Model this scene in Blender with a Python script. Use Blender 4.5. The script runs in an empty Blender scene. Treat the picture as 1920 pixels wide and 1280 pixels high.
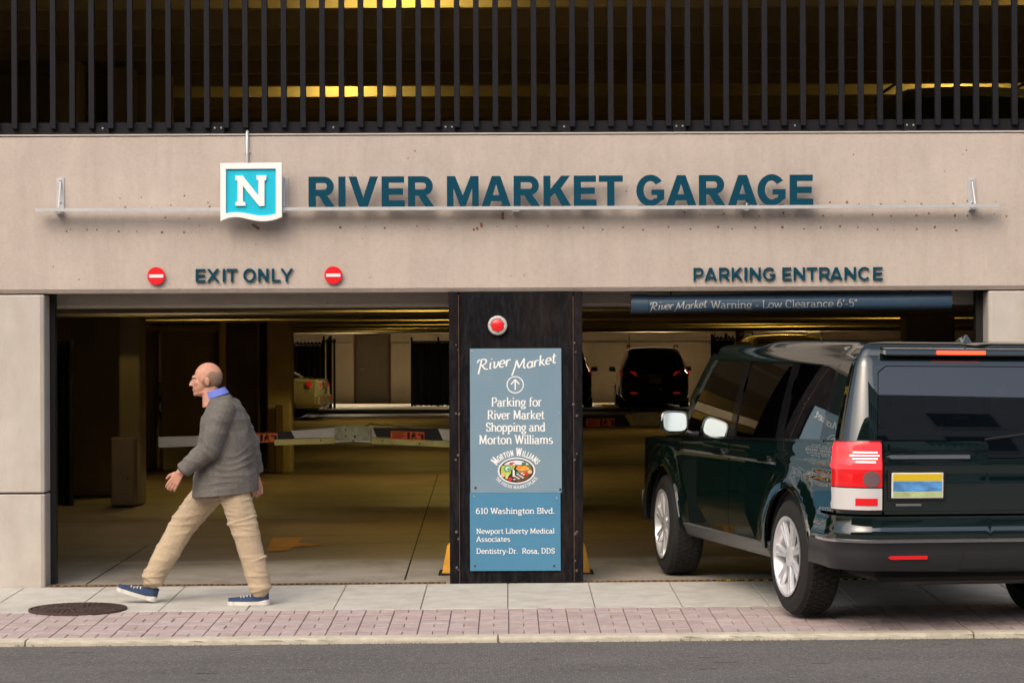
import bpy, bmesh, math, random
from mathutils import Vector, Matrix
from mathutils import noise as mnoise
from mathutils.geometry import delaunay_2d_cdt, tessellate_polygon
random.seed(7)
PI = math.pi
R = math.radians

# ------------------------------------------------------------------ camera, light, exposure
scene = bpy.context.scene
COL = scene.collection
F_PX = 4950.0          # focal length in photograph pixels (1920 wide)
DIST = 19.67           # camera to facade
CAM_H = 1.78
ROLL = 0.00417
cam_data = bpy.data.cameras.new('camera')
cam_data.sensor_width = 36.0
cam_data.lens = F_PX / 1920 * 36
cam_data.shift_x = 8 / 1920
cam_data.shift_y = 5 / 1920
cam_data.clip_start = 0.1
cam_data.clip_end = 1000
cam = bpy.data.objects.new('camera', cam_data)
COL.objects.link(cam)
cam.matrix_world = Matrix.Translation((0, -DIST, CAM_H)) @ Matrix.Rotation(PI / 2, 4, 'X') @ Matrix.Rotation(-ROLL, 4, 'Z')
scene.camera = cam

SUN_EL, SUN_AZ = 42, 203     # soft, overcast: from the street side, high
world = bpy.data.worlds.new('World')
scene.world = world
world.use_nodes = True
wn = world.node_tree
wn.nodes.clear()
sky = wn.nodes.new('ShaderNodeTexSky')
sky.sky_type = 'NISHITA'
sky.sun_disc = False
sky.sun_elevation = R(SUN_EL)
sky.sun_rotation = R(SUN_AZ)
sky.air_density = 1.0
sky.dust_density = 6.0
sky.ozone_density = 0.6
bg = wn.nodes.new('ShaderNodeBackground')
bg.inputs['Strength'].default_value = 0.15
wo = wn.nodes.new('ShaderNodeOutputWorld')
wn.links.new(sky.outputs[0], bg.inputs[0])
wn.links.new(bg.outputs[0], wo.inputs[0])

sun_data = bpy.data.lights.new('sun', 'SUN')
sun_data.energy = 0.75
sun_data.angle = R(95)
sun_data.color = (1.0, 0.93, 0.84)
sun = bpy.data.objects.new('sun', sun_data)
COL.objects.link(sun)
_az = R(SUN_AZ)
_sd = Vector((math.sin(_az) * math.cos(R(SUN_EL)), math.cos(_az) * math.cos(R(SUN_EL)), math.sin(R(SUN_EL))))
sun.rotation_euler = _sd.to_track_quat('Z', 'Y').to_euler()

vs = scene.view_settings
vs.view_transform = 'Standard'
vs.look = 'None'
vs.exposure = 0.44
vs.gamma = 1.0
vs.use_curve_mapping = False
scene.render.engine = 'CYCLES'
scene.cycles.use_denoising = True
scene.cycles.max_bounces = 8
scene.cycles.diffuse_bounces = 4
scene.cycles.glossy_bounces = 4
scene.cycles.transmission_bounces = 6
scene.cycles.transparent_max_bounces = 8
scene.cycles.sample_clamp_indirect = 4

# ------------------------------------------------------------------ measuring: photograph pixel -> metres on a plane
def W(px, py, Y=0.0):
    dx, dy = px - 960, py - 640
    x = 960 + dx * math.cos(ROLL) - dy * math.sin(ROLL)
    y = 640 + dy * math.cos(ROLL) + dx * math.sin(ROLL)
    Z = Y + DIST
    return ((x - 952) * Z / F_PX, CAM_H - (y - 645) * Z / F_PX)

def ground_z(X, Y):
    if Y > 0: return 0.0045 * X
    if Y > -3.04: return 0.0045 * X + 0.02 * Y
    return 0.0045 * X - 0.096

# ------------------------------------------------------------------ materials
MATS = {}
def nd(nt, t, **kw):
    n = nt.nodes.new(t)
    for k, v in kw.items():
        if k in n.inputs: n.inputs[k].default_value = v
        else: setattr(n, k, v)
    return n

def mat(name, color, rough=0.6, metal=0.0, noise=0.0, nscale=4.0, stretch=(1, 1, 1), bump=0.0, bscale=60.0,
        spec=0.5, coat=0.0, emit=None, estr=0.0, trans=0.0, alpha=1.0, ior=1.45, specks=None, grime_or_shade=None, coatr=0.03, spots=None, coat_ior=0):
    """principled material; noise = +-fraction of value variation, specks=(scale, threshold, colour), grime=(colour, amount, scale, stretch)"""
    if name in MATS: return MATS[name]
    m = bpy.data.materials.new(name)
    m.use_nodes = True
    nt = m.node_tree
    b = nt.nodes['Principled BSDF']
    b.inputs['Base Color'].default_value = (*color, 1)
    b.inputs['Roughness'].default_value = rough
    b.inputs['Metallic'].default_value = metal
    b.inputs['Specular IOR Level'].default_value = spec
    b.inputs['IOR'].default_value = ior
    if coat_ior: b.inputs['Coat IOR'].default_value = coat_ior
    if coat: b.inputs['Coat Weight'].default_value = coat; b.inputs['Coat Roughness'].default_value = coatr
    if trans: b.inputs['Transmission Weight'].default_value = trans
    if emit: b.inputs['Emission Color'].default_value = (*emit, 1); b.inputs['Emission Strength'].default_value = estr
    b.inputs['Alpha'].default_value = alpha
    L = nt.links
    tc = nd(nt, 'ShaderNodeTexCoord')
    geo = nd(nt, 'ShaderNodeNewGeometry')
    col_out = None
    if noise or specks or grime_or_shade or spots:
        mp = nd(nt, 'ShaderNodeMapping'); mp.inputs['Scale'].default_value = stretch
        L.new(geo.outputs['Position'], mp.inputs[0])
        rgb = nd(nt, 'ShaderNodeRGB'); rgb.outputs[0].default_value = (*color, 1)
        col_out = rgb.outputs[0]
    if noise:
        n1 = nd(nt, 'ShaderNodeTexNoise', Scale=nscale, Detail=8.0, Roughness=0.62)
        L.new(mp.outputs[0], n1.inputs['Vector'])
        mr = nd(nt, 'ShaderNodeMapRange'); mr.inputs[1].default_value = 0.28; mr.inputs[2].default_value = 0.72
        mr.inputs[3].default_value = 1 - noise; mr.inputs[4].default_value = 1 + noise
        L.new(n1.outputs[0], mr.inputs[0])
        hs = nd(nt, 'ShaderNodeHueSaturation')
        L.new(col_out, hs.inputs['Color']); L.new(mr.outputs[0], hs.inputs['Value'])
        col_out = hs.outputs[0]
    for (gc, ga, gs, gst) in ([] if not grime_or_shade else grime_or_shade if isinstance(grime_or_shade, list) else [grime_or_shade]):
        mp2 = nd(nt, 'ShaderNodeMapping'); mp2.inputs['Scale'].default_value = gst
        L.new(geo.outputs['Position'], mp2.inputs[0])
        n2 = nd(nt, 'ShaderNodeTexNoise', Scale=gs, Detail=7.0, Roughness=0.6)
        L.new(mp2.outputs[0], n2.inputs['Vector'])
        mr2 = nd(nt, 'ShaderNodeMapRange'); mr2.inputs[1].default_value = 0.48; mr2.inputs[2].default_value = 0.78
        mr2.inputs[3].default_value = 0; mr2.inputs[4].default_value = ga
        L.new(n2.outputs[0], mr2.inputs[0])
        mx = nd(nt, 'ShaderNodeMixRGB'); mx.inputs[2].default_value = (*gc, 1)
        L.new(mr2.outputs[0], mx.inputs[0]); L.new(col_out, mx.inputs[1])
        col_out = mx.outputs[0]
    if specks:
        for (ss, th, sc) in (specks if isinstance(specks, list) else [specks]):
            vo = nd(nt, 'ShaderNodeTexVoronoi', Scale=ss)
            L.new(geo.outputs['Position'], vo.inputs['Vector'])
            # random per cell: only some cells carry a speck
            sep = nd(nt, 'ShaderNodeSeparateColor'); L.new(vo.outputs['Color'], sep.inputs[0])
            ms = nd(nt, 'ShaderNodeMath', operation='MULTIPLY'); ms.inputs[1].default_value = th
            L.new(sep.outputs[0], ms.inputs[0])
            lt = nd(nt, 'ShaderNodeMath', operation='LESS_THAN')
            L.new(vo.outputs['Distance'], lt.inputs[0]); L.new(ms.outputs[0], lt.inputs[1])
            mx = nd(nt, 'ShaderNodeMixRGB'); mx.inputs[2].default_value = (*sc, 1)
            mm = nd(nt, 'ShaderNodeMath', operation='MULTIPLY'); mm.inputs[1].default_value = 0.75
            L.new(lt.outputs[0], mm.inputs[0])
            L.new(mm.outputs[0], mx.inputs[0]); L.new(col_out, mx.inputs[1])
            col_out = mx.outputs[0]
    if col_out: L.new(col_out, b.inputs['Base Color'])
    if bump:
        nb = nd(nt, 'ShaderNodeTexNoise', Scale=bscale, Detail=5.0, Roughness=0.6)
        L.new(geo.outputs['Position'], nb.inputs['Vector'])
        bp = nd(nt, 'ShaderNodeBump'); bp.inputs['Strength'].default_value = min(1, bump); bp.inputs['Distance'].default_value = 0.01
        L.new(nb.outputs[0], bp.inputs['Height'])
        L.new(bp.outputs[0], b.inputs['Normal'])
    MATS[name] = m
    return m

# ------------------------------------------------------------------ mesh helpers
class MB:
    def __init__(s): s.v = []; s.f = []
    def add(s, vs_, fs):
        o = len(s.v); s.v += [tuple(p) for p in vs_]; s.f += [tuple(i + o for i in f) for f in fs]; return s
    def box(s, x0, x1, y0, y1, z0, z1):
        return s.add([(x0, y0, z0), (x1, y0, z0), (x1, y1, z0), (x0, y1, z0), (x0, y0, z1), (x1, y0, z1), (x1, y1, z1), (x0, y1, z1)],
                     [(0, 3, 2, 1), (4, 5, 6, 7), (0, 1, 5, 4), (1, 2, 6, 5), (2, 3, 7, 6), (3, 0, 4, 7)])
    def hexa(s, p):   # eight points, bottom four then top four
        return s.add(p, [(0, 3, 2, 1), (4, 5, 6, 7), (0, 1, 5, 4), (1, 2, 6, 5), (2, 3, 7, 6), (3, 0, 4, 7)])
    def cyl(s, c, axis, r, h, n=16, r2=None, cap=True):
        r2 = r if r2 is None else r2
        a = Vector(axis).normalized(); t = Vector((0, 0, 1)) if abs(a.z) < 0.9 else Vector((1, 0, 0))
        u = a.cross(t).normalized(); w = a.cross(u); c = Vector(c)
        vs_ = [c + (u * math.cos(2 * PI * i / n) + w * math.sin(2 * PI * i / n)) * r for i in range(n)]
        vs_ += [c + a * h + (u * math.cos(2 * PI * i / n) + w * math.sin(2 * PI * i / n)) * r2 for i in range(n)]
        fs = [(i, (i + 1) % n, n + (i + 1) % n, n + i) for i in range(n)]
        if cap: fs += [tuple(range(n))[::-1], tuple(range(n, 2 * n))]
        return s.add(vs_, fs)
    def tube(s, pts, r, n=10, cap=True):
        pts = [Vector(p) for p in pts]; rs = r if isinstance(r, (list, tuple)) else [r] * len(pts)
        vs_ = []; prev = None
        for i, p in enumerate(pts):
            d = ((pts[min(i + 1, len(pts) - 1)] - pts[max(i - 1, 0)])).normalized()
            if prev is None:
                t = Vector((0, 0, 1)) if abs(d.z) < 0.9 else Vector((1, 0, 0)); u = d.cross(t).normalized()
            else: u = (prev - d * prev.dot(d)).normalized()
            prev = u; w = d.cross(u)
            vs_ += [p + (u * math.cos(2 * PI * k / n) + w * math.sin(2 * PI * k / n)) * rs[i] for k in range(n)]
        fs = []
        for i in range(len(pts) - 1):
            for k in range(n):
                fs.append((i * n + k, i * n + (k + 1) % n, (i + 1) * n + (k + 1) % n, (i + 1) * n + k))
        if cap: fs += [tuple(range(n))[::-1], tuple(range((len(pts) - 1) * n, len(pts) * n))]
        return s.add(vs_, fs)
    def lathe(s, prof, n=32, axis='Y', c=(0, 0, 0)):   # prof: (r, h) along axis
        vs_ = []
        for (r, h) in prof:
            for k in range(n):
                a = 2 * PI * k / n
                q = {'Y': (r * math.cos(a), h, r * math.sin(a)), 'X': (h, r * math.cos(a), r * math.sin(a)), 'Z': (r * math.cos(a), r * math.sin(a), h)}[axis]
                vs_.append((q[0] + c[0], q[1] + c[1], q[2] + c[2]))
        fs = []
        for i in range(len(prof) - 1):
            for k in range(n): fs.append((i * n + k, i * n + (k + 1) % n, (i + 1) * n + (k + 1) % n, (i + 1) * n + k))
        return s.add(vs_, fs)
    def ngon(s, p): return s.add(p, [tuple(range(len(p)))])
    def mesh(s, name, m, smooth=False, bevel=0.0, recalc=True, auto=None):
        me = bpy.data.meshes.new(name)
        me.from_pydata([tuple(v) for v in s.v], [], s.f)
        if recalc or bevel:
            bm = bmesh.new(); bm.from_mesh(me)
            bmesh.ops.recalc_face_normals(bm, faces=bm.faces)
            if bevel:
                es = [e for e in bm.edges if len(e.link_faces) == 2 and e.calc_face_angle(0) > R(35)]
                bmesh.ops.bevel(bm, geom=es, offset=bevel, segments=1, profile=0.6, affect='EDGES', clamp_overlap=True)
            bm.to_mesh(me); bm.free()
        me.materials.append(m)
        if smooth:
            me.polygons.foreach_set('use_smooth', [True] * len(me.polygons))
            if auto is not False: me.set_sharp_from_angle(angle=R(auto or 40))
        return me
    def build(s, name, m, parent=None, **kw):
        return link(name, s.mesh(name, m, **kw), parent)

def link(name, me, parent=None, loc=None, rot=None):
    o = bpy.data.objects.new(name, me); COL.objects.link(o)
    if parent is not None: o.parent = parent
    if loc: o.location = loc
    if rot: o.rotation_euler = rot
    return o

def tag(o, label=None, cat=None, group=None, kind=None):
    if label: o['label'] = label
    if cat: o['category'] = cat
    if group: o['group'] = group
    if kind: o['kind'] = kind
    return o

def thing(name, label, cat, loc=(0, 0, 0), rot=(0, 0, 0), group=None):
    o = bpy.data.objects.new(name, None); COL.objects.link(o)
    o.location = loc; o.rotation_euler = rot; o.empty_display_size = 0.2
    return tag(o, label, cat, group)

def structure(name, mb, m, parent=None, **kw):
    o = mb.build(name, m, parent, **kw)
    if parent is None: o['kind'] = 'structure'
    return o

def copy_tree(o, parent=None, loc=None, rot=None, label=None):
    c = o.copy(); COL.objects.link(c); c.parent = parent
    if loc is not None: c.location = loc
    if rot is not None: c.rotation_euler = rot
    if label: c['label'] = label
    for ch in list(o.children): copy_tree(ch, c)
    return c

def plate(loops, y0, y1, flip=False):
    """solid plate in XZ from outline loops (first outer, others holes), between y0 (front) and y1"""
    mb = MB()
    flat = [p for l in loops for p in l]
    tris = tessellate_polygon([[Vector((p[0], p[1], 0)) for p in l] for l in loops])
    n = len(flat)
    vs_ = [(p[0], y0, p[1]) for p in flat] + [(p[0], y1, p[1]) for p in flat]
    fs = [tuple(t) for t in tris] + [tuple(i + n for i in t[::-1]) for t in tris]
    o = 0
    for l in loops:
        k = len(l)
        for i in range(k):
            a, b = o + i, o + (i + 1) % k
            fs.append((a, b, b + n, a + n))
        o += k
    return mb.add(vs_, fs)
# ------------------------------------------------------------------ lettering
def arcp(cx, cy, rx, ry, a0, a1, n=10):
    return [(cx + rx * math.cos(R(a0 + (a1 - a0) * i / n)), cy + ry * math.sin(R(a0 + (a1 - a0) * i / n))) for i in range(n + 1)]

def block_glyph(ch, w, t, h):
    """heavy grotesque capitals: outline loops in a w x 1 box; t = stem, h = bar thickness"""
    m = 0.5
    if ch == 'E': return [[(0, 0), (w, 0), (w, h), (t, h), (t, m - h / 2), (w * .93, m - h / 2), (w * .93, m + h / 2), (t, m + h / 2), (t, 1 - h), (w * .98, 1 - h), (w * .98, 1), (0, 1)]]
    if ch == 'L': return [[(0, 0), (w, 0), (w, h), (t, h), (t, 1), (0, 1)]]
    if ch == 'T': return [[(w / 2 - t / 2, 0), (w / 2 + t / 2, 0), (w / 2 + t / 2, 1 - h), (w, 1 - h), (w, 1), (0, 1), (0, 1 - h), (w / 2 - t / 2, 1 - h)]]
    if ch == 'I': return [[(0, 0), (w, 0), (w, 1), (0, 1)]]
    d = t * 1.04
    if ch == 'V': return [[(w / 2 - d * .58, 0), (w / 2 + d * .58, 0), (w, 1), (w - d * 1.08, 1), (w / 2, .28 * t / .23), (d * 1.08, 1), (0, 1)]]
    if ch == 'A':
        f = lambda z: (w / 2 - d * .58) * z
        zi = 1 - .27 * t / .23
        k = (w / 2 - d * 1.08) / zi
        z0, z1 = .17, .17 + h * .95
        return [[(0, 0), (d * 1.08, 0), (d * 1.08 + k * z0, z0), (w - d * 1.08 - k * z0, z0), (w - d * 1.08, 0), (w, 0), (w / 2 + d * .58, 1), (w / 2 - d * .58, 1)],
                [(d * 1.08 + k * z1, z1), (w / 2, zi), (w - d * 1.08 - k * z1, z1)]]
    if ch == 'M': return [[(0, 0), (t * .92, 0), (t * .92, .60), (w / 2 - t * .38, 0), (w / 2 + t * .38, 0), (w - t * .92, .60), (w - t * .92, 0), (w, 0), (w, 1), (w - t * 1.15, 1), (w / 2, .36), (t * 1.15, 1), (0, 1)]]
    if ch == 'N': return [[(0, 0), (t, 0), (t, .64), (w - t * 1.05, 0), (w, 0), (w, 1), (w - t, 1), (w - t, .36), (t * 1.05, 1), (0, 1)]]
    if ch == 'K': return [[(0, 0), (t, 0), (t, .30), (t * 1.62, .42), (w - d * 1.22, 0), (w, 0), (t * 2.35 + .02, .58), (w * .97, 1), (w * .97 - d * 1.2, 1), (t, .56), (t, 1), (0, 1)]]
    if ch == 'X': return [[(0, 0), (d * 1.15, 0), (w / 2, .36), (w - d * 1.15, 0), (w, 0), (w / 2 + d * .58, .51), (w * .98, 1), (w * .98 - d * 1.15, 1), (w / 2, .66), (d * 1.15 + .02 * w, 1), (.02 * w, 1), (w / 2 - d * .58, .51)]]
    if ch == 'Y': return [[(w / 2 - t / 2, 0), (w / 2 + t / 2, 0), (w / 2 + t / 2, .38), (w, 1), (w - d * 1.12, 1), (w / 2, .56), (d * 1.12, 1), (0, 1), (w / 2 - t / 2, .38)]]
    if ch in 'PR':
        zb = .36 if ch == 'R' else .32                # bowl bottom
        r = (1 - zb) / 2; cy = zb + r; rx = min(r, w * .5)
        ri = r - h; rix = max(.03, rx - t * .95)
        out = [(0, 0), (t, 0), (t, zb)]
        if ch == 'R':
            out += [(w * .40, zb), (w - d * 1.2, 0), (w, 0), (w * .70, zb + .02)]
            xr = w * .96
        else: out += [(w - rx, zb)]; xr = w
        a = arcp(xr - rx, cy, rx, r, -62 if ch == 'R' else -80, 90, 10)
        out += a + [(0, 1)]
        inn = [(t, zb + h), (t, 1 - h)] + arcp(xr - t * .95 - rix, cy, rix, ri, 90, -90, 8)
        return [out, inn]
    if ch == 'O':
        return [arcp(w / 2, .5, w / 2, .52, 0, 360, 36)[:-1], arcp(w / 2, .5, w / 2 - t, .52 - h * 1.02, 0, 360, 30)[:-1]]
    if ch in 'GC':
        a1 = 318 if ch == 'C' else 352
        o = arcp(w / 2, .5, w / 2, .52, 36, a1 - (0 if ch == 'C' else 32), 30)
        if ch == 'C':
            i = arcp(w / 2, .5, w / 2 - t, .52 - h, a1, 38, 26)
            return [o + i]
        i = arcp(w / 2, .5, w / 2 - t, .52 - h, 302, 38, 24)
        xr = w * .99
        return [o + [(xr, .20), (xr, .50 + h * .12), (w * .54, .50 + h * .12), (w * .54, .50 - h * .72), (xr - t * .98, .50 - h * .72), (xr - t * 1.02, .24)] + i]
    raise KeyError(ch)

# slab-serif / plain stroke alphabet; cap height 1, x height .66
def _g(adv, *st): return (adv, st)
l = lambda *p: ('l', list(zip(p[::2], p[1::2])))
def a(cx, cy, rx, ry, a0, a1): return ('l', arcp(cx, cy, rx, ry, a0, a1, 14))
s = lambda x, y, hw=.13: ('s', x, y, hw)
GL = {
 'a': _g(.60, a(.25, .19, .19, .19, 0, 360), l(.44, .02, .44, .44), a(.26, .44, .18, .20, 0, 150), s(.50, .0, .09)),
 'b': _g(.66, l(.14, 1, .14, 0), a(.35, .33, .22, .32, 0, 360), s(.08, .97, .08)),
 'c': _g(.56, a(.32, .33, .24, .33, 45, 315)),
 'd': _g(.68, a(.30, .33, .22, .32, 0, 360), l(.51, 1, .51, 0), s(.46, .97, .08), s(.56, .03, .08)),
 'e': _g(.60, a(.31, .33, .24, .33, 0, 315), l(.08, .34, .55, .34)),
 'f': _g(.42, l(.18, 0, .18, .78), a(.34, .78, .16, .20, 180, 60), l(.04, .63, .36, .63), s(.18, .03)),
 'g': _g(.62, a(.28, .40, .20, .25, 0, 360), a(.29, -.14, .22, .14, 0, 360), l(.44, .56, .58, .63)),
 'h': _g(.68, l(.14, 1, .14, 0), a(.34, .42, .20, .24, 170, 0), l(.54, .42, .54, 0), s(.08, .97, .08), s(.14, .03, .12), s(.54, .03, .12)),
 'i': _g(.30, l(.15, .64, .15, 0), l(.15, .84, .15, .98), s(.15, .03), s(.09, .63, .08)),
 'k': _g(.66, l(.14, 1, .14, 0), l(.14, .26, .48, .64), l(.27, .38, .54, .02), s(.08, .97, .08), s(.14, .03, .12), s(.55, .03, .1), s(.48, .63, .1)),
 'l': _g(.30, l(.15, 1, .15, 0), s(.15, .03), s(.09, .97, .08)),
 'm': _g(1.02, l(.14, .66, .14, 0), a(.32, .44, .18, .22, 170, 0), l(.50, .44, .50, 0), a(.69, .44, .18, .22, 180, 0), l(.87, .44, .87, 0), s(.08, .63, .08), s(.14, .03, .12), s(.50, .03, .11), s(.87, .03, .12)),
 'n': _g(.68, l(.14, .66, .14, 0), a(.34, .42, .20, .24, 170, 0), l(.54, .42, .54, 0), s(.08, .63, .08), s(.14, .03, .12), s(.54, .03, .12)),
 'o': _g(.62, a(.31, .33, .25, .33, 0, 360)),
 'p': _g(.66, l(.14, .66, .14, -.30), a(.35, .33, .22, .32, 0, 360), s(.08, .63, .08), s(.14, -.28)),
 'r': _g(.46, l(.14, .66, .14, 0), a(.34, .42, .20, .24, 170, 65), s(.08, .63, .08), s(.14, .03)),
 's': _g(.52, a(.26, .49, .17, .16, 40, 270), a(.26, .17, .18, .16, 90, -140)),
 't': _g(.42, l(.18, .88, .18, .16), a(.32, .16, .14, .15, 180, 310), l(.03, .63, .38, .63)),
 'u': _g(.66, l(.14, .66, .14, .24), a(.33, .24, .19, .24, 180, 350), l(.52, .66, .52, 0)),
 'v': _g(.60, l(.06, .64, .30, .02, .54, .64), s(.08, .63, .1), s(.52, .63, .1)),
 'w': _g(.86, l(.06, .64, .25, .02, .43, .62, .62, .02, .80, .64), s(.08, .63, .1), s(.79, .63, .1)),
 'y': _g(.60, l(.06, .64, .31, .02), l(.54, .64, .24, -.22, .10, -.26), s(.08, .63, .1), s(.52, .63, .1)),
 'A': _g(.82, l(.08, 0, .40, 1, .72, 0), l(.20, .33, .60, .33), s(.09, .03), s(.71, .03)),
 'B': _g(.72, l(.16, 0, .16, 1), l(.16, .97, .40, .97), a(.40, .75, .20, .22, 90, -90), l(.16, .53, .42, .53), a(.42, .28, .23, .25, 90, -90), l(.16, .03, .42, .03), s(.10, .97, .08), s(.10, .03, .08)),
 'C': _g(.74, a(.38, .5, .30, .48, 45, 315), l(.60, .70, .60, .94)),
 'D': _g(.80, l(.16, 0, .16, 1), l(.16, .97, .34, .97), a(.34, .5, .36, .47, 90, -90), l(.34, .03, .16, .03), s(.10, .97, .08), s(.10, .03, .08)),
 'E': _g(.66, l(.16, 0, .16, 1), l(.10, .95, .56, .95), l(.16, .5, .46, .5), l(.10, .05, .58, .05)),
 'F': _g(.62, l(.16, 0, .16, 1), l(.10, .95, .56, .95), l(.16, .5, .46, .5), s(.16, .04)),
 'H': _g(.78, l(.16, 0, .16, 1), l(.62, 0, .62, 1), l(.16, .5, .62, .5), s(.16, .03, .1), s(.62, .03, .1), s(.16, .97, .1), s(.62, .97, .1)),
 'I': _g(.34, l(.17, 0, .17, 1), s(.17, .03), s(.17, .97)),
 'K': _g(.76, l(.16, 0, .16, 1), l(.16, .38, .60, .96), l(.32, .56, .66, .03), s(.16, .03), s(.16, .97), s(.66, .03, .1), s(.60, .97, .1)),
 'L': _g(.64, l(.16, 0, .16, 1), l(.10, .03, .58, .03), l(.58, .0, .58, .22), s(.16, .97)),
 'M': _g(.98, l(.14, 0, .18, .98, .48, .10, .78, .98, .82, 0), s(.12, .97, .1), s(.84, .97, .1), s(.14, .03, .12), s(.82, .03, .12)),
 'N': _g(.82, l(.16, 0, .16, .97, .64, .03, .64, 1), s(.10, .97, .1), s(.64, .97, .12), s(.16, .03, .12)),
 'O': _g(.78, a(.39, .5, .32, .48, 0, 360)),
 'P': _g(.70, l(.16, 0, .16, 1), l(.10, .97, .38, .97), a(.38, .71, .23, .26, 90, -90), l(.38, .45, .16, .45), s(.16, .03)),
 'R': _g(.78, l(.16, 0, .16, 1), l(.10, .97, .38, .97), a(.38, .72, .22, .25, 90, -90), l(.38, .47, .16, .47), l(.38, .47, .64, .03), s(.16, .03), s(.68, .03, .08)),
 'S': _g(.62, a(.31, .74, .21, .24, 30, 270), a(.31, .26, .22, .24, 90, -150), l(.50, .74, .50, .95), l(.12, .06, .12, .28)),
 'T': _g(.70, l(.35, 0, .35, 1), l(.06, .95, .64, .95), l(.06, .78, .06, .97), l(.64, .78, .64, .97), s(.35, .03)),
 'W': _g(1.04, l(.08, .98, .30, .03, .52, .94, .74, .03, .96, .98), s(.09, .97), s(.95, .97), s(.52, .96, .08)),
 '6': _g(.64, a(.31, .32, .23, .31, 0, 360), a(.48, .42, .40, .56, 170, 95)),
 '1': _g(.46, l(.10, .82, .26, .96, .26, 0), s(.26, .03, .15)),
 '0': _g(.66, a(.33, .5, .24, .48, 0, 360)),
 '5': _g(.62, l(.54, .96, .17, .96, .13, .54), a(.31, .33, .23, .31, 140, -140)),
 '.': _g(.26, l(.12, 0, .12, .13)), ',': _g(.26, l(.14, .12, .09, -.16)), '-': _g(.40, l(.06, .34, .34, .34)),
 "'": _g(.20, l(.10, .98, .10, .70)), '"': _g(.34, l(.09, .98, .09, .70), l(.23, .98, .23, .70)), ' ': _g(.32),
}
# brush-script capitals used on the blue signs (drawn upright, slanted later)
SCRIPT = {
 'R': _g(.86, l(.00, .72, .06, .92, .20, .97), l(.30, .98, .26, .50, .18, -.28), a(.36, .72, .30, .26, 105, -100), l(.34, .48, .62, .08, .84, .04)),
 'M': _g(1.02, l(.20, .96, .14, .40, -.06, -.40), l(.20, .96, .44, .22, .78, .98, .80, .20, .94, .04)),
 'i': _g(.26, l(.12, .60, .12, .06, .22, .02), l(.16, .84, .17, .90)),
 'v': _g(.48, l(.04, .58, .14, .56, .16, .10, .26, .04, .42, .30, .42, .58)),
 'e': _g(.46, a(.24, .31, .19, .30, -10, 310), l(.08, .30, .40, .34)),
 'r': _g(.40, l(.10, .60, .10, .02), l(.10, .40, .24, .58, .38, .54)),
 'a': _g(.52, a(.24, .30, .19, .28, 0, 360), l(.43, .60, .43, .08, .52, .02)),
 'k': _g(.50, l(.10, 1.0, .10, .02), l(.12, .26, .38, .56), l(.20, .34, .40, .04, .50, .02)),
 't': _g(.40, l(.18, .92, .16, .12, .28, .02, .36, .08), l(.02, .62, .36, .66)),
 ' ': _g(.22),
}
del l, s
DENSE = [False]
def ribbon(mb, pts, w0, w1, xf, depth, closed_cap=.5):
    """sharp corners start a new stroke a hair in front, as overlapping faces must not share a plane"""
    cuts = [0]
    for i in range(1, len(pts) - 1):
        d0 = Vector(pts[i]) - Vector(pts[i - 1]); d1 = Vector(pts[i + 1]) - Vector(pts[i])
        if d0.length > 1e-6 and d1.length > 1e-6 and d0.normalized().dot(d1.normalized()) < .45: cuts.append(i)
    cuts.append(len(pts) - 1)
    if len(cuts) == 2: return ribbon1(mb, pts, w0, w1, xf, depth)
    for k, (i, j) in enumerate(zip(cuts[:-1], cuts[1:])):
        ps = [Vector(p) for p in pts[i:j + 1]]
        if k < len(cuts) - 2: ps[-1] = ps[-1] + (ps[-1] - ps[-2]).normalized() * w1 * .3
        if k: ps[0] = ps[0] + (ps[0] - ps[1]).normalized() * w1 * .3
        ribbon1(mb, ps, w0, w1, xf, depth - .00012 * k)
def ribbon1(mb, pts, w0, w1, xf, depth):
    """flat brush stroke: w0 = width of vertical strokes, w1 = of horizontal ones"""
    pts = list(pts); dn = [pts[0]]
    for p_, q_ in zip(pts[:-1], pts[1:]):
        m_ = max(1, int(math.hypot(q_[0] - p_[0], q_[1] - p_[1]) / .16)) if DENSE[0] else 1
        dn += [(p_[0] + (q_[0] - p_[0]) * i / m_, p_[1] + (q_[1] - p_[1]) * i / m_) for i in range(1, m_ + 1)]
    P = [Vector(p) for p in dn]; n = len(P); L_, R_ = [], []
    loop = (P[0] - P[-1]).length < 1e-4 and n > 3
    for i in range(n):
        if loop: d0 = (P[i] - P[i - 1]) if i else (P[0] - P[-2]); d1 = (P[i + 1] - P[i]) if i < n - 1 else (P[1] - P[0])
        else: d0 = P[i] - P[max(i - 1, 0)]; d1 = P[min(i + 1, n - 1)] - P[i]
        if d0.length < 1e-6: d0 = d1
        if d1.length < 1e-6: d1 = d0
        d0 = d0.normalized(); d1 = d1.normalized()
        t = d0 + d1
        if t.length < .35: t = d1
        t = t.normalized(); nn = Vector((-t.y, t.x))
        wd = w1 + (w0 - w1) * abs(t.y)
        k = 1 / max(.6, abs(t.dot(d1)))
        L_.append(P[i] + nn * wd / 2 * k); R_.append(P[i] - nn * wd / 2 * k)
    vs_ = [xf(p.x, p.y, depth) for p in L_] + [xf(p.x, p.y, depth) for p in R_]
    mb.add(vs_, [(i, n + i, n + i + 1, i + 1) for i in range(n - 1)])

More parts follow.
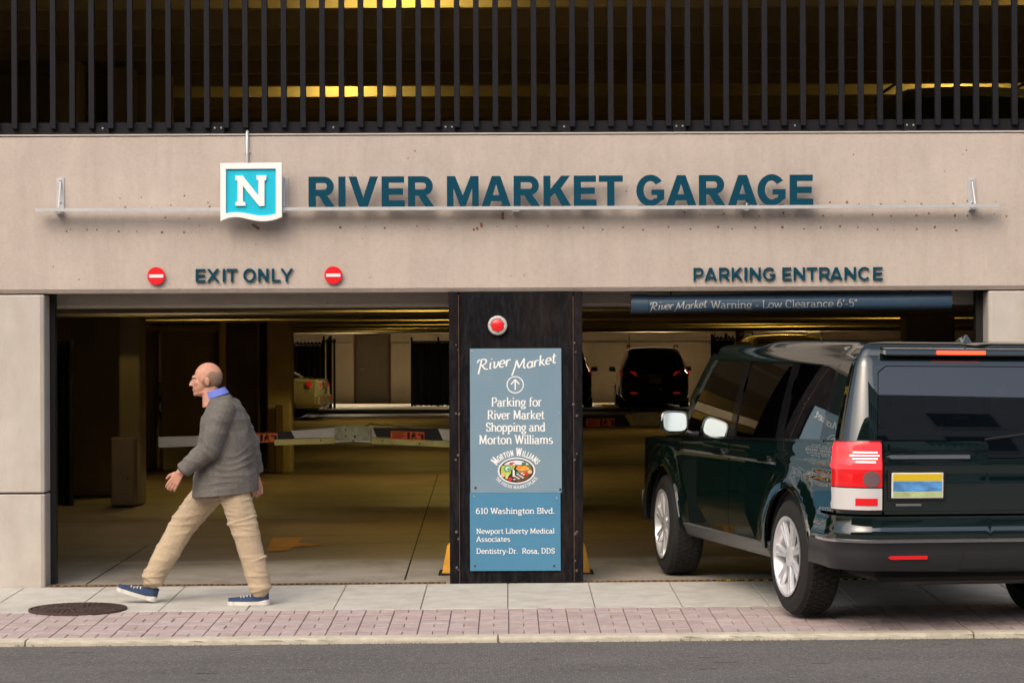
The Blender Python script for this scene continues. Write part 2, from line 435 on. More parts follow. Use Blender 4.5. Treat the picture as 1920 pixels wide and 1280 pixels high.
def text_mesh(txt, x0, x1, z0, cap, y, weight=.13, thin=None, font=None, serif=True, slant=0.0, angle=0.0, kern=.0, fitw=None):
    """one line of lettering on the plane y, from x0 to x1 (metres), baseline z0, cap height cap"""
    font = font or GL
    gl = [(font.get(c) or GL[c]) for c in txt]
    total = sum(g[0] + kern for g in gl) - kern
    sx = (x1 - x0) / total
    mb = MB(); cx = 0; k = 0
    ca, sa = math.cos(angle), math.sin(angle)
    thin = weight * .72 if thin is None else thin
    wx = weight
    for g in gl:
        for st in g[1]:
            k += 1
            dep = y - .0005 * (k % 6)
            def xf(px, pz, d, cx=cx):
                X = (cx + px) * sx + slant * pz * cap; Z = pz * cap
                return (x0 + X * ca - Z * sa, d, z0 + X * sa + Z * ca)
            # stroke widths are given in cap heights: undo the horizontal squeeze
            q = cap / sx
            if st[0] == 'l': ribbon_sq(mb, st[1], wx, thin, xf, dep, q)
            elif serif:
                x, z, hw = st[1:]
                ribbon_sq(mb, [(x - hw, z), (x + hw, z)], wx, thin * .9, xf, dep, q)
        cx += g[0] + kern
    return mb
def ribbon_sq(mb, pts, w0, w1, xf, dep, q):
    pts2 = [(p[0] / q, p[1]) for p in pts]
    ribbon(mb, pts2, w0, w1, lambda X, Z, d: xf(X * q, Z, d), dep)
def px_text(txt, pa, pb, cap_px, Y, y, **kw):
    """lettering whose baseline runs between two measured photograph points"""
    (xa, za), (xb, zb) = W(*pa, Y), W(*pb, Y)
    L_ = math.hypot(xb - xa, zb - za)
    return text_mesh(txt, xa, xa + L_, za, cap_px * (Y + DIST) / F_PX, y, angle=math.atan2(zb - za, xb - xa), **kw)
# ------------------------------------------------------------------ materials of the place
CONC_F = mat('facade_concrete', (.46, .397, .352), .85, noise=.10, nscale=1.6, bump=.35, bscale=90,
             grime_or_shade=[((.37, .31, .265), .42, 1.3, (2.2, 2.2, .9)), ((.35, .29, .25), .40, 2.4, (5, 5, .35)), ((.55, .50, .45), .38, 5, (2, 2, 1)), ((.34, .28, .24), .35, 26, (1, 1, 1)), ((.54, .49, .44), .35, 48, (1, 1, 1))], specks=[(7, .045, (.20, .12, .08)), (28, .07, (.28, .20, .15)), (60, .13, (.33, .27, .22)), (110, .16, (.34, .28, .24))])
CONC_COL = mat('pier_concrete', (.47, .435, .395), .85, noise=.08, nscale=3, bump=.4, bscale=110,
               grime_or_shade=((.34, .27, .21), .5, 2.0, (2, 2, .8)), specks=[(40, .10, (.25, .18, .13)), (90, .12, (.28, .2, .15))])
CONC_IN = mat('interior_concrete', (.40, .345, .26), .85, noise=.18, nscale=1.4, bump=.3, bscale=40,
              grime_or_shade=((.12, .09, .06), .6, .8, (1.5, 1.5, .5)))
CONC_BEAM = mat('beam_concrete', (.40, .35, .30), .85, noise=.16, nscale=2.2, bump=.35, bscale=60, grime_or_shade=((.10, .08, .06), .5, 1.6, (1, 1, 3)), specks=[(14, .10, (.12, .09, .07))])
CONC_CEIL = mat('tee_concrete', (.30, .25, .17), .9, noise=.15, nscale=1.2, grime_or_shade=((.20, .15, .09), .35, 1.1, (1, 1, 2)))
WALK = mat('sidewalk_concrete', (.51, .50, .455), .9, noise=.10, nscale=6, bump=.5, bscale=160, grime_or_shade=[((.36, .34, .29), .55, .9, (1, 1, 1)), ((.30, .27, .22), .5, 4.0, (1, 1, 1)), ((.62, .60, .55), .5, 9, (1, 1, 1))], specks=[(120, .34, (.34, .31, .26)), (60, .05, (.10, .09, .08)), (14, .09, (.33, .31, .28))])
KERB = mat('kerb_concrete', (.55, .51, .41), .9, noise=.10, nscale=9, bump=.5, bscale=160, grime_or_shade=[((.30, .27, .20), .6, 3, (1, 1, 1)), ((.34, .31, .24), .6, 16, (1, 1, 1))], specks=[(80, .2, (.33, .3, .24)), (26, .1, (.2, .18, .14))])
BRICKM = [mat('paver_%d' % i, c, .88, noise=.10, nscale=14, bump=.45, bscale=140, grime_or_shade=[((.30, .25, .235), .5, 2.2, (1, 1, 1)), ((.56, .50, .48), .4, 7, (1, 1, 1))], specks=[(90, .22, (.34, .26, .25)), (16, .06, (.25, .2, .19))]) for i, c in enumerate(
          [(.42, .33, .318), (.45, .36, .345), (.395, .31, .30), (.43, .36, .35)])]
JOINT = mat('joint_dirt', (.20, .155, .145), .95, noise=.2, nscale=30)
ASPH = mat('asphalt', (.135, .130, .125), .93, noise=.12, nscale=1.5, bump=.9, bscale=180, specks=[(58, .48, (.28, .265, .24)), (70, .46, (.05, .048, .045)), (34, .13, (.42, .40, .36))], grime_or_shade=((.095, .09, .088), .7, .5, (.6, 3, 1)))
FLOOR = mat('garage_floor_paint', (.205, .155, .125), .62, noise=.16, nscale=1.0, bump=.10, bscale=50, grime_or_shade=[((.085, .06, .045), .85, .5, (.22, 1.8, 1)), ((.10, .08, .06), .7, 1.6, (1, .35, 1))], specks=[(30, .05, (.06, .05, .04))])  # crosswise bands put lamplight banding into the colour, beside tyre marks and oil
APRON_LIT = mat('apron_daylit', (.33, .305, .265), .85, noise=.12, nscale=2.0, bump=.3, bscale=120, grime_or_shade=[((.16, .14, .11), .75, .7, (.5, 1.8, 1)), ((.14, .12, .10), .8, 1.8, (1.2, .5, 1))], specks=[(20, .08, (.12, .11, .1))])  # paler than the deck: daylight at the entrance is put into the colour
STEEL = mat('black_steel', (.004, .004, .006), .55, spec=.12, noise=.35, nscale=5, bump=.18, bscale=35, grime_or_shade=[((.035, .02, .014), .5, 2.2, (2, 2, .6)), ((.030, .030, .034), .6, 11, (3, 3, .5)), ((.024, .024, .027), .5, 40, (1, 1, .4))], specks=[(26, .07, (.06, .055, .055)), (55, .06, (.07, .06, .055))])
STEEL_D = mat('dark_steel', (.006, .006, .008), .5, noise=.3, nscale=8)
RAILM = mat('railing_black', (.008, .0078, .0115), .6, spec=.22, noise=.2, nscale=6)
RUST = mat('rust', (.10, .035, .02), .85, noise=.4, nscale=30, bump=.4, bscale=90)
GALV = mat('galvanised', (.50, .51, .52), .42, metal=.35, noise=.10, nscale=12)
BOLT = mat('bolt_metal', (.38, .37, .36), .4, metal=.8)
BLACK = mat('matt_black', (.006, .006, .006), .8)
MESHM = mat('gate_mesh_black', (.008, .008, .008), .7, noise=.3, nscale=20)
TEAL = mat('sign_teal', (.0, .048, .085), .55, spec=.15, noise=.05, nscale=8)
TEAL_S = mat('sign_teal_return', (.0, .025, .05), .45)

# ------------------------------------------------------------------ ground
far = MB(); far.box(-200, 200, -200, 200, -.60, -.50)
structure('ground', far, ASPH)
rd = MB()
N_ = 60
y1 = -3.055
rv = []
for i in range(N_ + 1):
    X = -30 + 60 * i / N_
    rv += [(X, -34, .0045 * X - .096), (X, y1, .0045 * X - .096), (X, y1 + .2, .0045 * X - .30)]
rd.add(rv, [(3 * i + j, 3 * i + 3 + j, 3 * i + 4 + j, 3 * i + 1 + j) for i in range(N_) for j in range(2)])
structure('road', rd, ASPH)
# thin cracks and dark patches on the asphalt
random.seed(11)
ck = MB()
for i in range(46):
    X, Y = random.uniform(-4.6, 4.6), random.uniform(-5.3, -3.2); L_ = random.uniform(.03, .16); z = .0045 * X - .0945; w_ = random.uniform(.004, .012)
    n_ = 5; pts = [(X + L_ * (k / n_ - .5), Y + random.uniform(-.012, .012)) for k in range(n_ + 1)]
    for (p, q) in zip(pts[:-1], pts[1:]): ck.ngon([(p[0], p[1] - w_, z), (q[0], q[1] - w_ * .7, z), (q[0], q[1] + w_ * .7, z), (p[0], p[1] + w_, z)])
ck.build('crack', mat('asphalt_crack', (.055, .052, .05), .95, noise=.3, nscale=40), None)['kind'] = 'stuff'
bpy.data.objects['crack'].parent = bpy.data.objects['road']

# bed below the pavements
bed = MB()
def slab(mb, x0, x1, ya, yb, top, thick=.12):
    mb.hexa([(x0, ya, top(x0, ya) - thick), (x1, ya, top(x1, ya) - thick), (x1, yb, top(x1, yb) - thick), (x0, yb, top(x0, yb) - thick),
             (x0, ya, top(x0, ya)), (x1, ya, top(x1, ya)), (x1, yb, top(x1, yb)), (x0, yb, top(x0, yb))]); return mb
YW, YB, YK, YR = -.005, -1.55, -2.90, -3.04
g = lambda dz: (lambda X, Y: ground_z(X, min(Y, 0)) + dz)
slab(bed, -14, 14, YR + .02, YW + .03, g(-.012), .3)
bedo = structure('paving_bed', bed, JOINT)

# sidewalk: narrow concrete slabs, one object each
walk = thing('sidewalk', None, None); walk['kind'] = 'structure'
sx0 = -.006 - .6 * 12
for i in range(25):
    x0 = sx0 + .6 * i + .0030; x1 = sx0 + .6 * (i + 1) - .0030
    dz = random.uniform(-.0015, .0015)
    slab(MB(), x0, x1, YB + .006, YW, g(dz), .10).build('slab', WALK, walk, bevel=.004)
# brick band: seven courses of 20 cm modules, alternately two upright bricks or two lying ones
band = thing('brick_band', None, None); band['kind'] = 'structure'
rest = [MB() for _ in BRICKM]
mod = .195; gap = .0032
for r_ in range(7):
    ya = YK + .193 * r_; yb = ya + .193
    for c_ in range(-34, 35):
        xa = c_ * mod; xb = xa + mod
        if r_ % 2 == 0: cells = [(xa, xa + mod / 2, ya, yb), (xa + mod / 2, xb, ya, yb)]
        else: cells = [(xa, xb, ya, (ya + yb) / 2), (xa, xb, (ya + yb) / 2, yb)]
        for (u0, u1, v0, v1) in cells:
            k = random.randrange(len(BRICKM)); dz = random.uniform(-.002, .002)
            gx0 = gap if abs(u0 - xa) < 1e-6 else .0024
            gy = .002 if r_ % 2 == 0 else .002
            sheet = slab(MB(), u0 + gx0, u1 - (gap if abs(u1 - xb) < 1e-6 else .0024), v0 + gy * .6, v1 - gy * .6, g(dz - .001), .05)
            if r_ < 4 and -18 <= c_ < 18:
                sheet.build('brick', BRICKM[k], band, bevel=.003)
            else: rest[k].add(sheet.v, sheet.f)
for k in range(len(BRICKM)):
    o = rest[k].build('paver_field', BRICKM[k], band, bevel=.003); o['kind'] = 'stuff'
# kerb stones
kerb = thing('kerb', None, None); kerb['kind'] = 'structure'
kx = [-13.5, -10.0, W(47, 1207, YR)[0], W(934, 1200, YR)[0], W(1826, 1190, YR)[0], 7.2, 10.4, 13.8]
for i in range(len(kx) - 1):
    x0, x1 = kx[i] + .006, kx[i + 1] - .006
    n = 60; mb = MB()
    prof = [(YK - .003, -.3), (YK - .003, .0), (YR + .02, .0), (YR + .004, -.008), (YR, -.02), (YR, -.3)]
    vs_ = []
    for j in range(n + 1):
        X = x0 + (x1 - x0) * j / n
        for q, (yy, dz) in enumerate(prof):
            jig = random.uniform(-.006, .006) if q in (3, 4) else 0
            vs_.append((X, yy + jig, ground_z(X, YK if q < 2 else YR + .001) + dz))
    m_ = len(prof)
    fs = [(j * m_ + q, j * m_ + q + 1, (j + 1) * m_ + q + 1, (j + 1) * m_ + q) for j in range(n) for q in range(m_ - 1)]
    fs += [tuple(range(m_)), tuple(range(n * m_, n * m_ + m_))]
    mb.add(vs_, fs).build('kerb_stone', KERB, kerb)
# small weeds and grit along the kerb foot
random.seed(4)
grit = MB()
for i in range(420):
    X = random.uniform(-5, 5); Y = YR - abs(random.gauss(0, .02)) - .004
    r = random.uniform(.002, .007); z = -.096 + .0045 * X
    grit.add([(X - r, Y, z), (X + r, Y - r * .4, z), (X + r * .3, Y + r, z), (X, Y, z + r * 1.1)], [(0, 1, 3), (1, 2, 3), (2, 0, 3)])
o = grit.build('gutter_grit', mat('grit', (.16, .13, .09), .95)); o['kind'] = 'stuff'
weeds = MB()
for i in range(70):
    cx = random.choice([W(1358, 1198, YR)[0], W(1280, 1198, YR)[0], W(935, 1093, -.01)[0], W(47, 1211, YR)[0], W(982, 1095, -.01)[0]])
    front = cx > 1.0 or cx < -3
    X = cx + random.gauss(0, .035); Y = (YR - .006) if front else -.02; z = ground_z(X, Y if not front else -3.1)
    h = random.uniform(.008, .026); dx = random.uniform(-.012, .012)
    weeds.add([(X - .0015, Y, z), (X + .0015, Y, z), (X + dx, Y - .004, z + h)], [(0, 1, 2)])
o = weeds.build('weeds', mat('weed_green', (.10, .16, .03), .8)); o['kind'] = 'stuff'

# manhole cover
mx, mz = W(147, 1146, -1.40)
MHY = -1.42; MH_X = mx
mh = thing('manhole_cover', 'round rusty brown iron manhole cover set in the sidewalk at lower left', 'manhole cover', (mx, MHY, ground_z(mx, MHY)), (R(1.15), R(-.26), 0))
IRON = mat('rusty_iron', (.078, .052, .045), .62, metal=.3, noise=.3, nscale=24, bump=.5, bscale=120)
IRON2 = mat('rusty_iron_frame', (.07, .042, .036), .7, metal=.2, noise=.3, nscale=20, bump=.4, bscale=90)
MB().lathe([(0.338, -.03), (.338, .012), (.322, .015), (.318, .010), (.318, -.03)], 64, 'Z').build('frame', IRON2, mh, smooth=True)
mb = MB(); mb.lathe([(0.0001, .009), (.312, .009), (.314, .004), (.314, -.02)], 64, 'Z'); mb.build('lid', IRON, mh, smooth=True)
mb = MB()
for rr, n in ((.05, 8), (.10, 16), (.15, 24), (.20, 32), (.25, 40), (.295, 48)):
    for k in range(n):
        a0 = 2 * PI * k / n + rr * 5; da = 2 * PI / n * .30; dr = .017
        p = [((rr + sr * dr) * math.cos(a0 + sa * da), (rr + sr * dr) * math.sin(a0 + sa * da)) for sr, sa in ((-1, -1), (1, -1), (1, 1), (-1, 1))]
        if any(abs(q[1] - q[0] * -.35) < .022 for q in p): continue
        mb.hexa([(q[0], q[1], .0085) for q in p] + [(q[0], q[1], .0145) for q in p])
mb.build('raised_studs', IRON, mh)['kind'] = 'stuff'
mb = MB()
for off in (-.012, .012):
    c_, s_ = math.cos(-.3367), math.sin(-.3367)
    p = [(-.30 * c_ - (off - .004) * s_, -.30 * s_ + (off - .004) * c_), (.30 * c_ - (off - .004) * s_, .30 * s_ + (off - .004) * c_),
         (.30 * c_ - (off + .004) * s_, .30 * s_ + (off + .004) * c_), (-.30 * c_ - (off + .004) * s_, -.30 * s_ + (off + .004) * c_)]
    mb.hexa([(q[0], q[1], .0085) for q in p] + [(q[0], q[1], .016) for q in p])
mb.build('rib', IRON, mh)

# garage floor: front strip with daylight put into its paler colour, then painted deck, far raised walk
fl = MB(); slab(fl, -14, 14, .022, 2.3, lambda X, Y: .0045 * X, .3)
apron = structure('entrance_apron', fl, APRON_LIT)
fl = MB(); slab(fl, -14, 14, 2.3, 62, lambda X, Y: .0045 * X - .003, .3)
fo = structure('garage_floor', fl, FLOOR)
fl = MB(); fl.box(-6.2, 5.6, 49.2, 58, 0, .09)
structure('far_walkway', fl, mat('walk_far', (.42, .38, .31), .85, noise=.1, nscale=1), bevel=.01)
# joints and paint on the floor
jt = MB()
def strip(mb, pts, w, z):
    for (xa, ya), (xb, yb) in zip(pts[:-1], pts[1:]):
        d = Vector((xb - xa, yb - ya)).normalized(); n = Vector((-d.y, d.x)) * w / 2
        mb.ngon([(xa - n.x, ya - n.y, .0045 * xa + z), (xb - n.x, yb - n.y, .0045 * xb + z), (xb + n.x, yb + n.y, .0045 * xb + z), (xa + n.x, ya + n.y, .0045 * xa + z)])
def floor_pt(px, py):   # photograph pixel on the level garage floor -> (X, Y)
    x, y = px, py + (px - 960) * ROLL
    Z = CAM_H * F_PX / (y - 645); return ((px - 952) * Z / F_PX, Z - DIST)
strip(jt, [floor_pt(757, 1086), floor_pt(820, 890)], .012, .003)
strip(jt, [floor_pt(159, 1092), floor_pt(275, 1020)], .012, .003)
strip(jt, [floor_pt(757, 1049), floor_pt(830, 1049)], .01, .003)
strip(jt, [floor_pt(1104, 962), floor_pt(1240, 962)], .016, .003)
o = jt.build('saw_cut', BLACK, fo)
YPAINT = mat('floor_paint_orange', (.48, .22, .03), .7, noise=.3, nscale=5, grime_or_shade=((.18, .13, .07), .9, 2.5, (1, 1, 1)))
pm = MB()
p = [floor_pt(509, 1007), floor_pt(567, 1006), floor_pt(541, 1030), floor_pt(497, 1032)]
pm.ngon([(q[0], q[1], .0045 * q[0] + .004) for q in p])
p = [floor_pt(545, 1016), floor_pt(612, 1019), floor_pt(545, 1024)]
pm.ngon([(q[0], q[1], .0045 * q[0] + .0055) for q in p])
pm.build('painted_arrow', YPAINT, fo)
YLINE = mat('bay_line_yellow', (.55, .38, .04), .7, noise=.2, nscale=3)
pm = MB()
for px in (1134, 1307):
    xx = (px - 952) * 73 / F_PX
    pm.ngon([(xx - .07, 49.3, .094), (xx + .07, 49.3, .094), (xx + .07, 56, .094), (xx - .07, 56, .094)])
pm.build('bay_line', YLINE, fo)

# trench strip at the threshold
tr = thing('threshold_strip', 'narrow rusty iron strip across the threshold of the two openings', 'threshold strip', (0, 0, 0))
for (xa, xb, m_) in ((-3.42, -.47, RUST), (.56, 1.50, RUST)):
    mb = MB(); slab(mb, xa, xb, .024, .040, lambda X, Y: .0045 * X + .012, .02); mb.build('strip', m_, tr)
random.seed(5)
mb = MB(); x = -3.40
while x < 1.9:
    if x < -.48 or x > .58:
        wd = random.uniform(.012, .03); slab(mb, x, x + wd, .012, .022, lambda X, Y: .0045 * X + .013, .012)
    x += random.uniform(.03, .06)
mb.build('tooth', mat('tooth_ochre', (.20, .13, .04), .8), tr)
mb = MB(); x = 1.55
while x < 3.4:
    slab(mb, x, x + .035, .012, .026, lambda X, Y: .0045 * X + .014, .012); x += .07
mb.build('hazard_stripe', mat('hazard_yellow', (.50, .38, .03), .7), tr)
mb = MB(); slab(mb, 1.52, 3.4, .030, .042, lambda X, Y: .0045 * X + .010, .02); mb.build('strip', BLACK, tr)

# ------------------------------------------------------------------ the garage building
bld = thing('parking_garage', 'beige precast concrete parking garage facade with two dark openings and the deep dark decks behind', 'parking garage')
z_top = W(952, 252)[1]; z_bot = W(952, 546.5)[1]; z_ch = z_bot + .030
# spandrel panel: profile in (y, z), extruded along x
def extrude_x(prof, x0, x1, mb=None, nx=1):
    mb = mb or MB(); n = len(prof)
    vs_ = [(x0 + (x1 - x0) * i / nx, p[0], p[1]) for i in range(nx + 1) for p in prof]
    fs = [(i * n + k, i * n + (k + 1) % n, (i + 1) * n + (k + 1) % n, (i + 1) * n + k) for i in range(nx) for k in range(n)]
    fs += [tuple(range(n)), tuple(range(nx * n, nx * n + n))]
    return mb.add(vs_, fs)
prof = [(0, z_ch), (0.0, z_top - .012), (.010, z_top), (.26, z_top), (.26, z_bot), (.022, z_bot)]
extrude_x(prof, -6.9, 6.9).build('lintel_panel', CONC_F, bld)
for xa, xb in ((-14, -6.912), (6.912, 14)):
    extrude_x(prof, xa, xb).build('lintel_panel', CONC_F, bld)
# thin pale drip ledge on top of the panel
extrude_x([(-.008, z_top + .001), (-.008, z_top + .012), (.20, z_top + .012), (.20, z_top + .001)], -14, 14).build('ledge', CONC_COL, bld)
# front piers either side, two precast blocks each with a recessed joint
xl = W(76, 900)[0]; xl2 = W(86, 900, .23)[0]; xr = W(1862, 700)[0]; xr2 = W(1848, 700, .23)[0]
zj = W(40, 925)[1]; zc = W(40, 552)[1] - .004
def pier(x_in, x_ret, x_out, z0, z1, name='pier_block'):
    pts = [(x_out, 0), (x_in, 0), (x_ret, .018), (x_ret, .30), (x_out, .30)]
    mb = MB(); n = len(pts)
    mb.add([(p[0], p[1], z0) for p in pts] + [(p[0], p[1], z1) for p in pts],
           [tuple(range(n)), tuple(range(n, 2 * n))] + [(i, (i + 1) % n, n + (i + 1) % n, n + i) for i in range(n)])
    return mb.build(name, CONC_COL, bld, bevel=.008)
pier(xl, xl + .030, -5.2, -.10, zj - .006); pier(xl, xl + .030, -5.2, zj + .006, zc)
pier(xr, xr - .030, 5.2, -.10, zj - .006); pier(xr, xr - .030, 5.2, zj + .006, zc)
MB().box(-5.19, xl + .015, .03, .29, zj - .007, zj + .007).build('joint', BLACK, bld)
MB().box(xr - .015, 5.19, .03, .29, zj - .007, zj + .007).build('joint', BLACK, bld)
MB().box(-5.19, xl + .02, .03, .29, zc, z_bot - .001).add([], []).build('shadow_gap', BLACK, bld)
MB().box(xr - .02, 5.19, .03, .29, zc, z_bot - .001).build('shadow_gap', BLACK, bld)
for xa, xb in ((-14, -5.2), (5.2, 14)):
    MB().box(xa, xb, .012, .30, -.15, z_bot - .004).build('facade_panel', CONC_COL, bld)
# inner beam seen below the panel
z_ib = W(500, 576, .35)[1]
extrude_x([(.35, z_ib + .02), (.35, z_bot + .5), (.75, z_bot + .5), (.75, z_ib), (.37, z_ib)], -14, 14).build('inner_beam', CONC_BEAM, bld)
# steel guides of the roller gates
for (pa, pb) in ((86.5, 104), (1830, 1847.5)):
    xa = W(pa, 800, .25)[0]; xb = W(pb, 800, .25)[0]
    mb = MB(); mb.box(xa, xb, .24, .262, -.02, z_bot - .002); mb.box(xa, xa + .012, .262, .34, -.02, z_bot - .002); mb.box(xb - .012, xb, .262, .34, -.02, z_bot - .002)
    mb.build('gate_guide', STEEL_D, bld)
# decks, side walls, back wall
CZ1 = 2.56
ZB1, ZB2 = 2.10, 5.20
def wallbox(x0, x1, ya, yb, z0, z1, name='inner_wall', m_=None, bevel=0):
    return MB().box(x0, x1, ya, yb, z0, z1).build(name, m_ or CONC_IN, bld, bevel=bevel)
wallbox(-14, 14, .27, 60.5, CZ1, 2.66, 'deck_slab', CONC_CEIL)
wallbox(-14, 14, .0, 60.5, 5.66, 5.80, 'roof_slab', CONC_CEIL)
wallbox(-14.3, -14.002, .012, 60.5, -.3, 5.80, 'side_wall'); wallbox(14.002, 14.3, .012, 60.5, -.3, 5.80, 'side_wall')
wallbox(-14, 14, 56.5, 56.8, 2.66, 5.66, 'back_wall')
BACK = mat('back_wall_concrete', (.47, .40, .30), .85, noise=.14, nscale=.7, bump=.2, bscale=12, grime_or_shade=((.28, .22, .15), .7, .8, (1.5, 1, .5)))
BY = 56.4
def bx(px, Y=BY): return (px - 952) * (Y + DIST) / F_PX
# back wall: concrete panels with the steel door between them
edges_ = [(-13.9, bx(546)), (bx(546), bx(664)), (bx(732), bx(845)), (bx(845), bx(1010)), (bx(1010), bx(1180)), (bx(1180), bx(1340)), (bx(1340), 13.9)]
for (xa, xb) in edges_:
    MB().box(xa + .012, xb - .012, BY, BY + .2, 0, 1.83).build('back_panel', BACK, bld, bevel=.006)
    MB().box(xa + .012, xb - .012, BY, BY + .2, 1.86, 2.5).build('back_panel', BACK, bld, bevel=.006)
MB().box(bx(664), bx(732), BY, BY + .2, 2.10, 2.5).build('back_panel', BACK, bld)
MB().box(-13.9, 13.9, BY + .2, BY + .3, 0, 2.55).build('back_wall', BACK, bld)
# upper front: panel above the opening, out of frame
extrude_x([(.0, 5.60), (0, 6.7), (.26, 6.7), (.26, 5.60)], -14, 14).build('lintel_panel', CONC_F, bld)
wallbox(-14, -8.2, .0, .30, z_top + .013, 5.59, 'facade_panel', CONC_F); wallbox(8.2, 14, .0, .30, z_top + .013, 5.59, 'facade_panel', CONC_F)
# parapet behind the railing
wallbox(-8.2, 8.2, .30, .45, 2.66, z_top - .03, 'parapet', CONC_IN)

# tee stems, both decks: one mesh shared by all copies
def stem_mesh(zb, zt):
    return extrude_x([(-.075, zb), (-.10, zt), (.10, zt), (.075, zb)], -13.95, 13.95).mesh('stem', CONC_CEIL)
st1 = stem_mesh(ZB1, CZ1 + .01); st2 = stem_mesh(ZB2, 5.67)
k = 0
Y = 26.0 - DIST - 1.6 * 3
low_y = []
while Y < BY - .8:
    if Y > 1.0: link('tee_stem', st1, bld, (0, Y, 0)); low_y.append(Y)
    Y += 1.6
Y = 26.9 - DIST - 1.6 * 4; up_y = []
while Y < BY - .8:
    if Y > .6: link('tee_stem', st2, bld, (0, Y, 0)); up_y.append(Y)
    Y += 1.6

# lamps in the pockets between stems
LAMPC = (1.0, .72, .17)
LENS = mat('lamp_lens', (.9, .7, .3), .4, emit=LAMPC, estr=150)
HOUS = mat('lamp_housing', (.35, .34, .32), .5, metal=.4)
lamp_proto = None
def lamp(x, y, ztop, label, e=1.0, off=.38):
    t = thing('ceiling_or_fill_lamp', label, 'lamp', (x, y, ztop - .012), group='sodium lamps hidden between the ceiling stems')
    MB().box(-.30, .30, -.07, .07, -.05, 0).build('housing', HOUS, t, bevel=.008)
    m_ = LENS if e == 1 else mat('lamp_lens_%d' % int(e * 100), (.9, .7, .3), .4, emit=LAMPC, estr=150 * e)
    MB().box(-.26, .26, -.05, .05, -.075, -.051).build('lens', m_, t, bevel=.006)
    return t
def near(ys, y): return min(ys, key=lambda q: abs(q - y))
L1 = 'yellow lamp between ceiling stems, '
for (px, Z, e, nm) in ((800, 26.0, .8, 'lower deck, first lit stem behind the left opening'), (845, 35.6, 1.0, 'lower deck, second lit stem behind the left opening'),
                   (800, 43.6, .65, 'lower deck, third lit stem from the street'), (760, 53, .7, 'lower deck, deep inside'), (700, 63, 1, 'lower deck, before the far wall'),
                   (1700, 35.6, .8, 'lower deck, far right above the green car'), (1400, 46, .8, 'lower deck, right of the pillar'), (1420, 53, .8, 'lower deck, right bay towards the back'), (1480, 51.5, 1.6, 'lower deck, over the tall yellow vehicle'), (250, 29, .08, 'added fill, lower deck, at the left above the cabinet'), (400, 34.0, .55, 'added fill, lower deck, left by the upright pipe')):  # last two are unseen fill lamps, added to brighten the left bay
    Y = near(low_y, Z - DIST)
    lamp((px - 952) * Z / F_PX, Y - .62, CZ1, L1 + nm, e)
WLENS = mat('white_lamp_lens', (.8, .75, .6), .4, emit=(1, .84, .60), estr=180)
for (px, nm) in ((640, 'left of the steel door'), (900, 'behind the pillar'), (1230, 'above the parked black SUV'), (1500, 'at the far right')):
    t = thing('wall_or_fill_lamp', 'pale lamp at the far wall, hidden behind the last stem, ' + nm, 'lamp', ((px - 952) * 73.6 / F_PX, 73.6 - DIST, CZ1 - .012), group='pale lamps lighting the far wall')
    MB().box(-.6, .6, -.08, .08, -.05, 0).build('housing', HOUS, t); MB().box(-.55, .55, -.06, .06, -.075, -.051).build('lens', WLENS, t)
t = thing('wall_or_fill_lamp', 'small pale fill lamp, added unseen between ceiling stems at the left of the exit bay', 'lamp', ((330 - 952) * 27.0 / F_PX, near(low_y, 27.6 - DIST) - .7, CZ1 - .012))  # unseen fill lamp, added to lighten the left of the exit bay
MB().box(-.5, .5, -.06, .06, -.05, 0).build('housing', HOUS, t); MB().box(-.45, .45, -.04, .04, -.075, -.051).build('lens', mat('pale_fill_lens', (.8, .75, .6), .4, emit=(1, .86, .66), estr=24), t)
L2 = 'yellow lamp between upper deck stems, '
for (px, Z, e, nm) in ((755, 26.9, 1.4, 'nearer one left of the sign centre'), (655, 36.5, 1.2, 'farther one behind the railing'),
                    (2060, 26.9, .8, 'nearer one at the right edge'), (1800, 36.5, .9, 'farther one above the dark car')):
    Y = near(up_y, Z - DIST)
    lamp((px - 952) * Z / F_PX, Y - .60, 5.655, L2 + nm, e)

# inner walls and columns, lower deck left
def at(px, Z): return (px - 952) * Z / F_PX
def colm(pa, pb, Z, d=.4, z0=-.02, z1=2.12, m_=None, name='inner_column', bevel=.02):
    return MB().box(at(pa, Z), at(pb, Z), Z - DIST, Z - DIST + d, z0, z1).build(name, m_ or CONC_IN, bld, bevel=bevel)
YC = mat('column_yellowish', (.40, .33, .19), .8, noise=.15, nscale=2, grime_or_shade=((.2, .15, .07), .6, 1.5, (1, 1, .5)))
colm(222, 262, 29.75, .5)                        # column behind the cabinet
colm(-60, 225, 31.6, .25, name='inner_wall')                # far left wall block
colm(236, 292, 38.5, .35, name='inner_wall', z1=2.5)
colm(302, 396, 38.0, .6, z1=2.5)
colm(372, 404, 38.8, .5, z1=2.5)
colm(423, 484, 39.0, .5, m_=CONC_IN, name='inner_wall', z1=2.5)
colm(500, 545, 37.0, .55, m_=YC)
colm(486, 502, 38.4, .5, z1=2.5, m_=mat('recess_dark', (.05, .04, .03), .8))  # dark filler block between the wall and the column
MB().box(at(516, 36.9), at(530, 36.9), 36.86 - DIST, 36.95 - DIST, 0, .95).build('column_guard', mat('guard_brown', (.16, .10, .06), .7), bld, bevel=.01)
# lower right: column hidden mostly by the green car
colm(1382, 1396, 66, .5, z1=2.1); 
colm(1700, 1790, 31, .5)
# upper deck walls
def up(pa, pb, Z, d=.4, zt=5.2, m_=None, name='inner_column'):
    return MB().box(at(pa, Z), at(pb, Z), Z - DIST, Z - DIST + d, 2.66, zt).build(name, m_ or CONC_IN, bld, bevel=.02)
up(-200, 322, 33.2, .3, name='inner_wall'); up(205, 250, 32.4, .5); up(95, 150, 31.6, .5)
